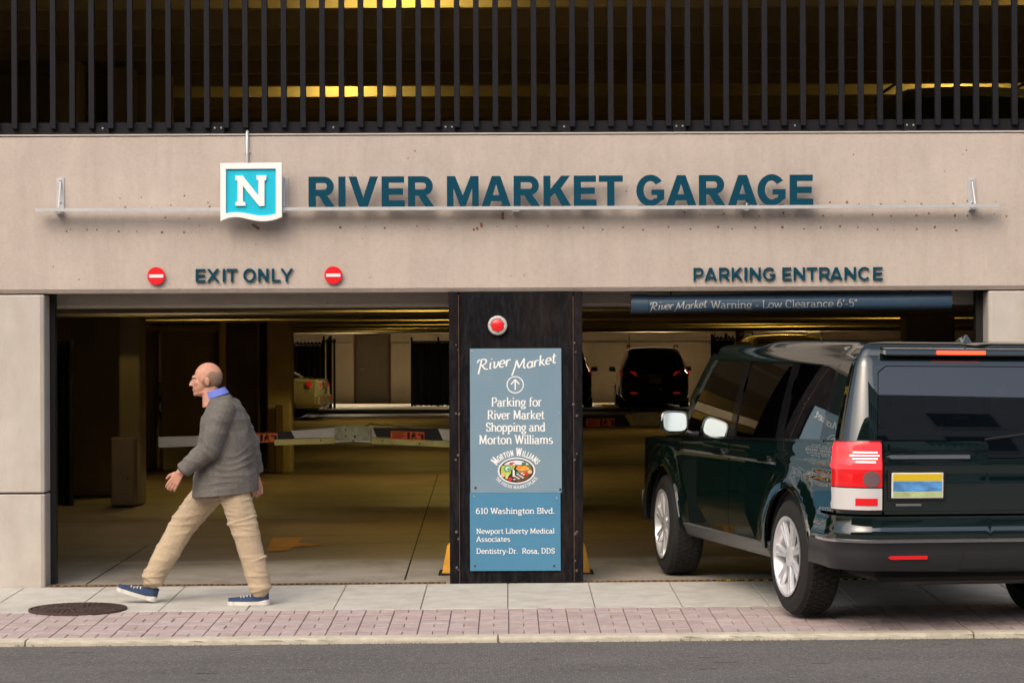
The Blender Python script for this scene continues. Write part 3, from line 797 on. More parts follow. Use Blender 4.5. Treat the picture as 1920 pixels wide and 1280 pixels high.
# ------------------------------------------------------------------ black steel pillar between the openings
pil = thing('steel_pillar', 'wide black rust-streaked steel pillar standing between the exit and the entrance', 'pillar')
pxl, pxr = W(843, 900)[0], W(1093, 900)[0]; ixl, ixr = W(861, 900)[0], W(1076, 900)[0]
zt_ = z_bot - .004; zbp = -.035
MB().box(pxl, ixl - .004, -.012, .42, zbp, zt_).build('flange', STEEL, pil, bevel=.004)
MB().box(ixr + .004, pxr, -.012, .42, zbp, zt_).build('flange', STEEL, pil, bevel=.004)
MB().box(ixl + .002, ixr - .002, .004, .38, zbp, zt_ - .002).build('web_plate', STEEL, pil, bevel=.002)
random.seed(3)
for nm, x in (('weld_seam', ixl), ('weld_seam', ixr)):
    mb = MB(); z = zbp
    while z < zt_ - .05:
        z2 = min(z + random.uniform(.02, .06), zt_ - .002)
        mb.box(x - .0035, x + .0035 + random.uniform(0, .002), -.0145 - random.uniform(0, .003), .003, z, z2); z = z2
    mb.build(nm, mat('seam_brown', (.045, .022, .016), .7, noise=.5, nscale=20), pil)
mb = MB()
for x in (ixl - .02, ixr + .02, ixl - .004, ixr + .004):      # bumps of old bolts and chipped rust on the flanges
    for z in (1.28, .92, .36, 1.75, .12):
        r = random.uniform(.006, .013)
        mb.lathe([(r, -.014), (r * .7, -.020), (.0001, -.022)], 10, 'Y', (x + random.uniform(-.006, .006), 0, z + random.uniform(-.05, .05)))
mb.build('rivet', mat('chipped', (.10, .08, .075), .6, noise=.4, nscale=60), pil, smooth=True)
mb = MB()
mb.box(ixl + .004, ixr - .004, -.003, .004, zbp + .001, zbp + .022); mb.build('rust_edge', RUST, pil)

# round red signal lamp on the pillar
lx, lz = W(933, 610)
rl = thing('signal_lamp', 'round red warning lamp with a pale grey ring high on the black pillar', 'signal lamp', (lx, .004, lz))
MB().lathe([(.073, 0), (.073, -.03), (.069, -.045), (.058, -.052), (.050, -.050), (.046, -.042)], 48, 'Y').build('ring', mat('lamp_ring', (.52, .51, .49), .5, noise=.15, nscale=40, grime_or_shade=((.2, .18, .16), .6, 20, (1, 1, 1))), rl, smooth=True)
RL = mat('red_lens', (.62, .015, .02), .22, coat=.5, noise=.25, nscale=30, emit=(.8, .02, .02), estr=.12)
mb = MB(); mb.lathe([(.047, -.040), (.047, -.056), (.043, -.064), (.030, -.069), (.0001, -.071)], 40, 'Y'); mb.build('lens', RL, rl, smooth=True)
mb = MB()
for k in range(7):
    a_ = 2 * PI * k / 7 + .3; mb.cyl((.049 * math.cos(a_), -.048, .049 * math.sin(a_)), (0, -1, 0), .004, .006, 6)
mb.build('screw', STEEL_D, rl)

# ------------------------------------------------------------------ blue information panels
WHITE = mat('white_print', (.78, .80, .80), .5)
BLUE1 = mat('panel_grey_blue', (.165, .265, .345), .42, noise=.05, nscale=3, grime_or_shade=((.24, .27, .27), .35, 3, (1, 1, 1)))
BLUE2 = mat('panel_deep_blue', (.065, .215, .36), .40, noise=.05, nscale=3)
def panel(name, label, px0, py0, px1, py1, yb, m_):
    x0, z1 = W(px0, py0); x1, z0 = W(px1, py1)
    t = thing(name, label, 'sign')
    MB().box(x0, x1, yb - .008, yb, z0, z1).build('board', m_, t, bevel=.0015)
    return t, (x0, x1, z0, z1)
s1, (a0, a1, b0, b1) = panel('direction_sign', 'tall grey-blue sign with arrow and Parking for River Market lettering, on the black pillar', 881, 653.5, 1053.5, 923, -.004, BLUE1)
s2, (c0, c1, d0, d1) = panel('address_sign', 'deeper blue sign listing 610 Washington Blvd. tenants, lowest on the black pillar', 881, 924, 1051.5, 1069, -.004, BLUE2)
yf = -.0135
def line(parent, txt, x0, x1, base, cap, **kw):
    Xa, Za = W(x0, base); Xb, _ = W(x1, base)
    return text_mesh(txt, Xa, Xb, Za, cap / 251.6, yf, **kw).build('lettering', WHITE, parent, recalc=False)
for (t_, xa, xb, bs) in (('Parking for', 921, 1016, 761.5), ('River Market', 913.5, 1021, 785.5), ('Shopping and', 911, 1023, 808.5), ('Morton Williams', 898, 1037, 832)):
    line(s1, t_, xa, xb, bs, 16.5, weight=.155, thin=.085)
for (t_, xa, xb, bs, cp) in (('610 Washington Blvd.', 892, 1040.5, 962.5, 10.6), ('Newport Liberty Medical', 893, 1040, 999.5, 9.2), ('Associates', 893, 957, 1014.5, 9.2), ('Dentistry-Dr.  Rosa, DDS', 893, 1040.5, 1037, 9.6)):
    line(s2, t_, xa, xb, bs, cp, weight=.15, thin=.115)
# script name, two slanted words
px_text('River', (893, 696), (957, 686), 21, 0, yf, font=SCRIPT, weight=.15, thin=.085, slant=.28, serif=False).build('lettering', WHITE, s1, recalc=False)
px_text('Market', (962, 695.5), (1043, 680), 19.5, 0, yf, font=SCRIPT, weight=.16, thin=.085, slant=.28, serif=False).build('lettering', WHITE, s1, recalc=False)
# arrow in a ring
ax, az = W(966, 721)
mb = MB()
def ring(mb, cx, cz, rx, rz, w, y, n=48, w2=None):
    w2 = w2 or w
    vs_ = [(cx + (rx + w / 2) * math.cos(2 * PI * i / n), y, cz + (rz + w2 / 2) * math.sin(2 * PI * i / n)) for i in range(n)] + \
          [(cx + (rx - w / 2) * math.cos(2 * PI * i / n), y, cz + (rz - w2 / 2) * math.sin(2 * PI * i / n)) for i in range(n)]
    mb.add(vs_, [(i, n + i, n + (i + 1) % n, (i + 1) % n) for i in range(n)])
ring(mb, ax, az, .0605, .0605, .0075, yf)
idf = lambda X, Z, d: (X, d, Z)
ribbon(mb, [(ax, az - .037), (ax, az + .034)], .010, .010, idf, yf - .0005)
ribbon(mb, [(ax - .031, az + .004), (ax, az + .038), (ax + .031, az + .004)], .010, .010, idf, yf - .001)
mb.build('arrow_symbol', WHITE, s1, recalc=False)
# oval market emblem, built of flat printed shapes
ex, ez = W(968.5, 882); ERX, ERZ = 34.5 / 251.6, 24.0 / 251.6
lay = [0]
def blob(name, c, pts):
    lay[0] += 1
    MB().ngon([(ex + x_ * ERX, yf - .00035 * lay[0], ez + z_ * ERZ) for x_, z_ in pts]).build(name, mat('print_%02d%02d%02d' % tuple(int(q * 99) for q in c), c, .5), s1, recalc=False)
def ell(cx, cy, rx, ry, n=20, a0=0, a1=360): return arcp(cx, cy, rx, ry, a0, a1, n)[:-1]
blob('emblem_rim', (.70, .70, .72), ell(0, 0, 1.02, 1.03, 48))
blob('emblem_ground', (.035, .02, .018), ell(0, 0, .93, .92, 48))
blob('emblem_sky', (.66, .72, .82), [(p[0], p[1]) for p in arcp(0, 0, .84, .82, 34, 146, 16)])
blob('emblem_field', (.42, .52, .06), [(-.80, .40), (-.05, .44), (-.20, -.05), (-.50, -.5), (-.74, -.42), (-.86, -.1)])
blob('emblem_field', (.16, .18, .04), [(.05, .42), (.74, .42), (.86, .05), (.30, .10), (.0, .25)])
blob('emblem_field', (.13, .07, .02), [(.30, -.10), (.86, -.05), (.62, -.60), (.1, -.88), (-.1, -.7)])
blob('emblem_barn', (.60, .03, .03), [(-.42, .48), (-.36, .64), (-.16, .68), (-.06, .56), (-.06, .48)])
blob('emblem_barn', (.8, .8, .8), [(-.20, .45), (-.2, .56), (-.08, .56), (-.08, .45)])
blob('emblem_tree', (.03, .20, .05), ell(.40, .56, .13, .12, 12))
blob('emblem_cabbage', (.10, .32, .22), ell(-.50, .15, .21, .24, 18))
blob('emblem_cabbage', (.62, .75, .62), ell(-.48, .17, .13, .15, 16))
blob('emblem_cabbage', (.05, .22, .12), ell(-.44, .14, .08, .08, 12))
blob('emblem_basket', (.40, .17, .05), [(.02, .10), (.64, .10), (.50, -.20), (.14, -.20)])
blob('emblem_basket', (.62, .52, .14), ell(.33, .17, .36, .14, 20))
blob('emblem_orange', (.75, .22, .03), ell(.14, .26, .14, .17, 16)); blob('emblem_orange', (.80, .30, .04), ell(.44, .24, .15, .17, 16))
blob('emblem_bottle', (.02, .02, .02), [(-.30, -.52), (-.08, -.52), (-.08, .02), (-.15, .14), (-.16, .36), (-.22, .36), (-.23, .14), (-.30, .02)])
blob('emblem_bottle', (.72, .74, .72), [(-.21, -.46), (-.10, -.46), (-.10, .0), (-.17, .12), (-.17, .30), (-.20, .30), (-.21, .12)])
blob('emblem_egg', (.72, .42, .26), ell(-.74, -.32, .11, .17, 14)); blob('emblem_egg', (.72, .42, .26), ell(.72, -.08, .13, .16, 14))
blob('emblem_celery', (.58, .66, .25), [(-.62, -.58), (-.50, -.64), (-.38, -.20), (-.50, -.16)])
blob('emblem_tomato', (.62, .03, .02), ell(-.34, -.64, .12, .13, 14)); blob('emblem_tomato', (.62, .03, .02), ell(.50, -.26, .13, .15, 14))
blob('emblem_leaf', (.02, .28, .15), ell(.04, -.16, .09, .08, 12))
for i in range(5):
    for j in range(4):
        if (i + j) % 2 == 0:
            cx, cy = -.12 + i * .115 + j * .02, -.66 + j * .12 + i * .035
            blob('emblem_cloth', (.8, .8, .8), [(cx - .05, cy - .05), (cx + .05, cy - .035), (cx + .05, cy + .05), (cx - .05, cy + .035)])
def arc_text(txt, rx, rz, a_start, a_end, caps, name, up_=True, wt=.17):
    """letters set one by one along an ellipse around the emblem"""
    n = len(txt); mb = MB(); tot = sum(GL[c][0] * caps[i] for i, c in enumerate(txt)); acc = 0
    for i, c in enumerate(txt):
        w_ = GL[c][0] * caps[i]
        f0 = (acc + w_ / 2) / tot; acc += w_
        a_ = R(a_start + (a_end - a_start) * f0)
        px_, pz_ = rx * math.cos(a_), rz * math.sin(a_)
        tx, tz = -rx * math.sin(a_), rz * math.cos(a_)
        if up_: tx, tz = -tx, -tz
        d_ = math.hypot(tx, tz); tx /= d_; tz /= d_
        nx, nz = -tz, tx
        cap = caps[i] / 251.6
        arc_len = abs((a_end - a_start) / 180 * PI) * (rx + rz) / 2 / tot * 1.0
        sx_ = w_ * arc_len / GL[c][0]
        if c == ' ': continue
        for st in GL[c][1]:
            pts = st[1] if st[0] == 'l' else [(st[1] - st[3], st[2]), (st[1] + st[3], st[2])]
            P = [(ex + px_ + tx * (q[0] - GL[c][0] / 2) * sx_ + nx * q[1] * cap, ez + pz_ + tz * (q[0] - GL[c][0] / 2) * sx_ + nz * q[1] * cap) for q in pts]
            ribbon(mb, P, cap * wt, cap * wt * .75, idf, yf - .0003 * (len(mb.v) % 5))
    mb.build(name, WHITE, s1, recalc=False)
arc_text('MORTON WILLIAMS', 40 / 251.6, 28 / 251.6, 158, 24, [14.5 if c in (0, 7) else 10.5 for c in range(15)], 'lettering')
arc_text('THE FRESH MARKETPLACE', 43.5 / 251.6, 33.5 / 251.6, 205, 336, [5.6] * 21, 'lettering', up_=False, wt=.16)
def screws(par, pts, yb=-.012, r=.007, m_=None):
    for (px, py) in pts:
        x, z = W(px, py)
        MB().lathe([(r, yb + .001), (r * .9, yb - .003), (.0001, yb - .005)], 12, 'Y', (x, 0, z)).build('screw', m_ or BOLT, par, smooth=True)
screws(s1, ((885, 659), (1048, 774)))
screws(s1, ((891.5, 914), (1050.5, 917)), r=.010, m_=mat('dark_screw', (.04, .04, .045), .6))
screws(s2, ((889, 930), (1044, 933)))
screws(s2, ((890.5, 1060), (1039, 1060)), r=.009, m_=RUST)

# ------------------------------------------------------------------ main sign: rail, brackets, letters
ms = thing('garage_name_sign', 'long grey metal rail on the facade carrying dark teal RIVER MARKET GARAGE letters', 'sign')
RY = -.15                                         # how far the rail stands off the wall
xa, _ = W(66, 394, RY); xb, _ = W(1874, 386, RY)
zr = W(952, 390.5, RY)[1]
mb = MB(); mb.box(xa, xb, RY, RY + .004, zr - .012, zr + .014); mb.box(xa, xb, RY + .004, -.08, zr + .010, zr + .014)
mb.build('rail', GALV, ms, bevel=.001)
for (pc, sgn) in ((113.5, -1), (533, 1), (968, 0), (1396, 1), (1822, 1)):
    xc = W(pc, 360)[0]
    br = MB().box(xc - .029, xc + .029, -.008, -.001, zr - .03, W(pc, 333)[1]).build('bracket', GALV, ms, bevel=.001)
    mb = MB(); mb.box(xc - .022, xc + .022, RY + .006, -.002, zr - .022, zr + .009)
    mb.build('bracket_arm', GALV, br, bevel=.001)
    zt = W(pc, 341)[1]
    mb = MB(); mb.tube([(xc, -.02, zt), (xc, -.012 - (-.02), zt)], .004, 8)
    mb = MB(); mb.tube([(xc + .003, -.012, zt), (xc + .006, RY + .03, zr + .016)], .0075, 8); mb.build('strut', GALV, br, smooth=True)
    for pz in (338.5, 380):
        MB().lathe([(.008, -.008), (.008, -.014), (.004, -.016), (.0001, -.016)], 10, 'Y', (xc, 0, W(pc, pz)[1])).build('bolt', BOLT, br, smooth=True)
    # arms catch shade below the rail
LY = RY + .012
letters = [('R', 578.5, 627.5), ('I', 634.5, 647.5), ('V', 653.5, 708.5), ('E', 715.5, 758.5), ('R', 765, 813.5),
           ('M', 838, 897.5), ('A', 903, 957.5), ('R', 963, 1012.5), ('K', 1019, 1070.5), ('E', 1076, 1118.5), ('T', 1123, 1168),
           ('G', 1193.5, 1246), ('A', 1249.5, 1305.5), ('R', 1311, 1360), ('A', 1365.5, 1420), ('G', 1421, 1473.5), ('E', 1481.5, 1525)]
CAPW = (1.78 - 0)  # placeholder for readability
hc = 56.5 / F_PX * (LY + DIST)
for ch, p0, p1 in letters:
    X0 = W(p0, 360, LY)[0]; X1 = W(p1, 360, LY)[0]
    w_ = (X1 - X0) / hc
    loops = [[(X0 + q[0] * hc, zr + .0165 + q[1] * hc) for q in lp] for lp in block_glyph(ch, w_, .235, .205)]
    lt = plate(loops, LY, LY + .035).build('letter', TEAL, ms)
    nb = 1 if ch in 'IVT' else 2
    for k in range(nb):
        fx = (.5,) if nb == 1 else ((.16, .84))
        xc = X0 + (X1 - X0) * fx[k]
        MB().box(xc - .020, xc + .020, LY + .006, LY + .032, zr + .0142, zr + .020).build('foot', TEAL_S, lt)
# small fixed lettering over the openings
def small_sign(name, label, spans, zbase_py, ztop_py, px_ref):
    t = thing(name, label, 'sign')
    z0 = W(px_ref, zbase_py)[1]; h_ = W(px_ref, ztop_py)[1] - z0
    for ch, p0, p1 in spans:
        X0 = W(p0, 515)[0]; X1 = W(p1, 515)[0]
        loops = [[(X0 + q[0] * h_, z0 + (q[1]) * h_) for q in lp] for lp in block_glyph(ch, (X1 - X0) / h_, .175, .15)]
        lt = plate(loops, -.024, -.009).build('letter', TEAL, t)
        xs_, zz_ = {'I': (.5, .5), 'T': (.5, .5), 'Y': (.5, .3), 'X': (.5, .5), 'A': (.5, .24), 'O': (.1, .5), 'G': (.1, .5), 'C': (.1, .5)}.get(ch, (.11, .5))
        xs_ = X0 + (X1 - X0) * xs_
        MB().box(xs_ - .005, xs_ + .005, -.009, .002, z0 + h_ * (zz_ - .04), z0 + h_ * (zz_ + .04)).build('stand_off', TEAL_S, lt)
    return t
small_sign('exit_sign', 'dark teal EXIT ONLY letters fixed on the concrete over the left opening',
           [('E', 367.5, 386), ('X', 388, 412), ('I', 418, 423), ('T', 425.5, 445.5), ('O', 456.5, 480), ('N', 484.5, 504), ('L', 510, 526.5), ('Y', 526, 550)], 528.5, 504, 459)
small_sign('entrance_sign', 'dark teal PARKING ENTRANCE letters fixed on the concrete over the right opening',
           [('P', 1300, 1319), ('A', 1320.5, 1344), ('R', 1348, 1368), ('K', 1371.5, 1392), ('I', 1395.5, 1401), ('N', 1405.5, 1426), ('G', 1430, 1453.5),
            ('E', 1466.5, 1483.5), ('N', 1487.5, 1509), ('T', 1512, 1532), ('R', 1535.5, 1556.5), ('A', 1556, 1579), ('N', 1583, 1604.5), ('C', 1608.5, 1632), ('E', 1636.5, 1654.5)], 525.5, 501.5, 1478)
REDM = mat('sign_red', (.72, .008, .018), .35, noise=.03)
for (pc, py, lab) in ((293, 517.5, 'round red no-entry disc with a white bar, left of the EXIT ONLY letters'), (625, 516, 'round red no-entry disc with a white bar, right of the EXIT ONLY letters')):
    x, z = W(pc, py, -.03)
    t = thing('no_entry_disc', lab, 'sign', (x, 0, z), group='red no-entry discs')
    MB().lathe([(.0001, -.034), (.064, -.034), (.066, -.032), (.066, -.018), (.0001, -.018)], 56, 'Y').build('disc', REDM, t, smooth=True)
    MB().cyl((0, -.018, 0), (0, 1, 0), .015, .02, 10).build('stand_off', GALV, t)
    MB().box(-.053, .053, -.0365, -.0341, -.0115, .0115).build('bar', mat('bar_white', (.72, .74, .74), .4), t)

# N plaque with wavy foot
NY = -.19
def npt(px, py): return W(px, py, NY)
np_ = thing('logo_plaque', 'white framed turquoise plaque with a white slab-serif N and wavy lower edge', 'sign')
def wave(x0, x1, z, amp, n=20): return [(x0 + (x1 - x0) * i / n, z + amp(i / n)) for i in range(n + 1)]
X0, Z1 = npt(413, 306); X1, _ = npt(528, 305); Zl = npt(413, 415)[1]; sc = (NY + DIST) / F_PX
cur = lambda pts: [npt(*q) for q in pts]
def cubic(p0, p1, p2, p3, n=8):
    return [tuple((1 - t) ** 3 * p0[k] + 3 * (1 - t) ** 2 * t * p1[k] + 3 * (1 - t) * t * t * p2[k] + t ** 3 * p3[k] for k in (0, 1)) for t in [i / n for i in range(n + 1)]]
bot = cubic((413.2, 415), (437, 401), (455, 409), (472, 412.5)) + cubic((472, 412.5), (492, 417), (512, 415), (528.5, 406.5))[1:]
outer = cur([(413, 306), (413.2, 415)][:1] + bot + [(528.3, 304.8)])
ibot = cubic((423.5, 400), (440, 396.5), (456, 398.5), (472, 402)) + cubic((472, 402), (490, 406.5), (505, 404.5), (517.3, 400.5))[1:]
inner = cur([(423.5, 317)] + ibot + [(517.3, 316.3)])
plate([outer, inner], NY, NY + .05).build('frame', mat('plaque_white', (.80, .81, .81), .4, noise=.03, nscale=5), np_, bevel=.0012)
plate([cur([(421, 315)] + [(421, 404), (519, 408), (519, 314)])], NY + .018, NY + .046).build('field', mat('plaque_turquoise', (.005, .48, .66), .38, noise=.04, nscale=5), np_)
nn_ = [(441, 329.5), (455, 329.5), (484.5, 367), (484.5, 338.5), (481.5, 338), (480.5, 329), (499.5, 329), (499, 338), (495.8, 338.5), (495.8, 386), (486, 386.5), (455.5, 349), (455.5, 378), (459.5, 379), (460.5, 386), (441.5, 386), (442, 379), (445.5, 378), (445.5, 339), (441.5, 338)]
plate([[W(px, py, NY) for px, py in nn_]], NY + .0, NY + .018).build('letter', mat('plaque_white', (1, 1, 1)), np_)
MB().box(W(530, 340)[0] - .05, W(534, 340)[0], NY + .07, -.002, W(500, 395)[1], W(500, 333)[1]).build('back_box', GALV, np_, bevel=.003)
MB().box(W(440, 340)[0], W(500, 340)[0], NY + .051, NY + .09, W(500, 385)[1], W(500, 335)[1]).build('back_plate', GALV, np_, bevel=.003)
cd = thing('conduit', 'thin grey metal conduit running down the facade to the turquoise plaque', 'conduit')
xc = W(464, 280)[0]
MB().tube([(xc, .05, z_top + .026), (xc, -.01, z_top + .026), (xc, -.022, z_top + .012), (xc, -.022, z_top - .2), (xc, -.022, W(464, 345)[1])], .011, 12).build('pipe', GALV, cd, smooth=True)
MB().box(xc - .022, xc + .022, -.013, -.001, z_top - .13, z_top - .115).build('clip', GALV, cd)

# old fixing plugs and rust marks left in the facade panel
random.seed(21)
pg = MB(); rs = MB()
def dot(mb, px, py, r, y=-.0012):
    x, z = W(px, py); n = 9
    mb.ngon([(x + r * random.uniform(.75, 1.2) * math.cos(2 * PI * i / n), y, z + r * random.uniform(.75, 1.2) * math.sin(2 * PI * i / n)) for i in range(n)])
for base, x0, x1, st in ((432, 130, 400, 42), (428, 640, 1800, 43), (388, 240, 400, 40), (402, 1280, 1900, 41), (380, 1530, 1890, 37)):
    x = x0
    while x < x1:
        dot(pg, x + random.uniform(-8, 8), base + random.uniform(-4, 4), random.uniform(.004, .011)); x += st * random.uniform(.6, 1.2)
for (px, py) in ((265, 370), (225, 372), (346, 367), (390, 380), (310, 408), (354, 410), (100, 500), (148, 524), (480, 458), (765, 297), (778, 283), (1600, 290), (1812, 282), (1174, 359), (132, 430), (182, 431), (680, 448), (958, 517)):
    dot(pg, px, py, random.uniform(.004, .008))
pg.build('plug_mark', mat('plug_dark', (.20, .12, .085), .9, noise=.4, nscale=40), bld, recalc=False)['kind'] = 'stuff'
def quad(mb, pts, y=-.0022): mb.ngon([(W(*p)[0], y, W(*p)[1]) for p in pts])
quad(rs, [(940, 398), (945, 397), (945, 411), (940, 412)]); quad(rs, [(938, 384), (943, 384), (942, 391), (939, 391)])
quad(rs, [(471, 421), (476, 419), (488, 428), (484, 432)]); quad(rs, [(899, 419), (904, 417), (906, 425), (902, 428)]); quad(rs, [(892, 427), (896, 425), (898, 431), (894, 432)])
rs.build('rust_mark', mat('rust_tan', (.26, .13, .06), .9, noise=.4, nscale=50), bld, recalc=False)

# ------------------------------------------------------------------ railing of vertical bars
rl_ = thing('bar_railing', 'tall black railing of close vertical bars across the upper deck', 'railing')
zb0, zb1 = z_top + .016, W(952, 226)[1]
YF = .045
RLZ = 5.58
MB().box(-8.2, 8.2, YF, YF + .012, zb0, zb1).build('rail', RAILM, rl_, bevel=.002)
MB().box(-8.2, 8.2, YF, YF + .012, 5.42, RLZ).build('rail', RAILM, rl_, bevel=.002)
barm = MB().box(-.0215, .0215, YF - .050, YF - .001, zb0 + .040, RLZ - .01).mesh('bar', RAILM, bevel=.003)
sp = 36.07 / 251.6
x = W(26.7, 120)[0] - sp * 28
i = 0; n_bar = 0
while x < 8.15:
    if x > -8.1: link('bar', barm, rl_, (x, 0, 0))
    x += sp
x = W(192, 240)[0] - 6 * sp * 4; k = 0
while x < 8:
    if x > -8:
        b_ = MB().box(x - .048, x + .048, YF - .030, YF - .002, z_top - .010, zb1 - .030).build('bracket', RAILM, rl_, bevel=.003)
        offs = (0,) if k % 2 == 0 else (-.024, .024)
        for q in offs:
            MB().lathe([(.0085, YF - .0300), (.0085, YF - .034), (.005, YF - .0375), (.0001, YF - .038)], 10, 'Y', (x + q, 0, z_top + .057)).build('bolt', BOLT, b_, smooth=True)
        if k % 2: MB().box(x - .0012, x + .0012, YF - .0312, YF - .0302, z_top - .006, zb1 - .032).build('seam', BLACK, b_)
    x += 6 * sp; k += 1

# ------------------------------------------------------------------ low clearance bar
TY = .16
tb = thing('clearance_bar', 'hanging dark blue tube lettered Warning - Low Clearance over the right opening', 'clearance bar')
xa, za = W(1183, 570, TY); xb, zb_ = W(1783, 565, TY)
DB = mat('tube_blue', (.035, .075, .13), .42, noise=.12, nscale=6, grime_or_shade=((.07, .10, .13), .5, 3, (1, 1, 1)))
r_ = .066
MB().tube([(xa + .13, TY, za), (xb, TY, zb_ + .012)], r_, 28).build('tube', DB, tb, smooth=True)
MB().tube([(xa, TY, za), (xa + .128, TY, za)], r_ + .006, 28).build('end_sleeve', mat('tube_blue_dark', (.03, .065, .11), .45, noise=.1), tb, smooth=True)
for x in (xa + .3, xb - .3):
    MB().tube([(x, TY, za + r_), (x, TY, z_bot + .25)], .006, 6).build('hanger', STEEL_D, tb)
def wrap(mb, cy, cz, rad):   # lay flat lettering onto the tube
    mb.v = [(x, cy - rad * math.cos((z - cz) / rad), cz + rad * math.sin((z - cz) / rad)) for x, y, z in mb.v]; return mb
TXT = mat('tube_print', (.42, .43, .42), .55)
sc_t = (TY - r_ + DIST) / F_PX
def tube_text(t_, pa, pb, cap, k_, **kw):
    DENSE[0] = True; mb = px_text(t_, pa, pb, cap, TY - r_, 0, **kw); DENSE[0] = False
    out = []
    for (x, y, z) in mb.v:
        cz = za + (zb_ + .012 - za) * (x - xa) / (xb - xa)
        q = max(-1.2, min(1.2, (z - cz) / r_)); rr = r_ + .0015 - y * 1.0
        out.append((x, TY - rr * math.cos(q), cz + rr * math.sin(q)))
    mb.v = out; return mb.build('lettering', TXT, tb, recalc=False)
tube_text('River', (1217, 583), (1262, 580), 16, 0, font=SCRIPT, weight=.14, thin=.08, slant=.28, serif=False)
tube_text('Market', (1266, 582), (1325, 576), 15, 0, font=SCRIPT, weight=.14, thin=.08, slant=.28, serif=False)
tube_text('Warning - Low Clearance 6\'-5"', (1333, 579), (1608, 575), 14.5, 0, weight=.11, thin=.07)
# ------------------------------------------------------------------ things inside the garage
LABELO = mat('label_orange', (.95, .17, .025), .5, noise=.08, nscale=20)
ARMW = mat('arm_white', (.86, .84, .78), .5, noise=.08, nscale=9, grime_or_shade=((.45, .4, .3), .4, 6, (1, 1, 1)))
ARMY = mat('arm_yellow_rail', (.74, .68, .24), .55, noise=.15, nscale=9, grime_or_shade=((.2, .17, .06), .5, 8, (1, 1, 1)))
ARMB = mat('arm_black', (.022, .022, .024), .5, noise=.2, nscale=9)
PLATEG = mat('arm_plate', (.52, .53, .34), .5, noise=.25, nscale=14, grime_or_shade=((.14, .12, .06), .7, 10, (1, 1, 1)))
INK = mat('label_ink', (.03, .01, .01), .6)
def apt(px, py, Y): x, z = W(px, py, Y); return x, z
def board(pts, Y, dy0, dy1, m_, name, par):
    p = [apt(px, py, Y) for px, py in pts]
    return plate([p], Y + dy0, Y + dy1).build(name, m_, par, bevel=.002)
def warn_label(par, x0, y0, x1, y1, Y, yo, tilt=0):
    """orange safety label: text block as fine bars and a small figure struck by an arm"""
    f = lambda u, v: (x0 + (x1 - x0) * u, y0 + (y1 - y0) * v + tilt * u)
    lb = board([f(0, 0), f(0, 1), f(1, 1), f(1, 0)], Y, yo, yo + .001, LABELO, 'warning_label', par)
    mb = MB()
    def q(pts, d): mb.ngon([(apt(*f(u, v), Y)[0], Y + yo - d, apt(*f(u, v), Y)[1]) for u, v in pts])
    for i in range(6): q([(.05, .14 + i * .13), (.05, .19 + i * .13), (.44 - .05 * (i % 3), .19 + i * .13), (.44 - .05 * (i % 3), .14 + i * .13)], .0008)
    q([(.49, .1), (.49, .9), (.57, .9), (.57, .1)], .0008)
    q([(.66, .10), (.64, .2), (.68, .26), (.73, .2), (.72, .1)], .0008)                      # head
    q([(.66, .26), (.60, .5), (.64, .62), (.70, .60), (.78, .34)], .0012)                     # body
    q([(.62, .58), (.60, .9), (.64, .9), (.68, .64)], .0016); q([(.66, .58), (.74, .88), (.78, .86), (.71, .56)], .002)
    q([(.80, .22), (.80, .40), (.97, .44), (.97, .30)], .0008); q([(.90, .44), (.90, .88), (.98, .88), (.98, .44)], .0016)
    mb.build('pictogram', INK, lb, recalc=False)
ga = thing('barrier', 'jointed black and white barrier arm with orange warning labels across the left opening', 'barrier')
Y = 2.85
board([(297, 819), (298, 838.5), (400, 835), (400, 815.5)], Y, -.02, .02, ARMW, 'arm_board', ga)
board([(400, 815.5), (400, 835), (515, 829), (553, 821.5), (546, 808)], Y, -.02, .02, ARMB, 'arm_board', ga)
board([(546, 807), (553, 821.5), (628, 819.5), (628, 801.5)], Y, -.02, .02, ARMW, 'arm_board', ga)
board([(515, 823.5), (515, 834.5), (628, 831), (628, 820)], Y, -.035, .01, ARMY, 'yellow_rail', ga)
board([(628, 798), (628, 824), (696, 824), (696, 798.5)], Y, -.045, .0, PLATEG, 'hinge_plate', ga)
board([(628, 825), (629, 829), (660, 827), (661, 825)], Y, -.03, .01, ARMW, 'hinge_edge', ga)
board([(664, 825), (666, 827.5), (695, 829), (695, 825)], Y, -.03, .01, ARMW, 'hinge_edge', ga)
board([(696.5, 801), (696.5, 819), (706, 819), (698.5, 801)], Y, -.02, .02, ARMW, 'arm_board', ga)
board([(699, 801), (706.5, 819), (830, 825), (821, 803)], Y, -.02, .02, ARMB, 'arm_board', ga)
board([(821.5, 803.5), (831, 825), (905, 828), (905, 806)], Y, -.02, .02, ARMW, 'arm_board', ga)
board([(696.5, 820), (696.5, 831), (905, 841), (905, 829)], Y, -.035, .01, ARMY, 'yellow_rail', ga)
warn_label(ga, 457, 812.5, 521, 829.5, Y, -.0225, -1.5)
warn_label(ga, 733, 807, 796, 823, Y, -.0365, 2)
mb = MB()
for px, py in ((649, 805), (649, 817), (602, 825), (718, 825), (787, 831)):
    x, z = apt(px, py, Y); mb.cyl((x, Y - .040 - (.008 if 628 < px < 696 else 0), z), (0, -1, 0), .007, .004, 8)
mb.build('bolts', STEEL_D, ga); 
x, z = apt(666, 818, Y); MB().cyl((x, Y - .045, z), (0, -1, 0), .010, .004, 10).build('keyhole', BLACK, ga)
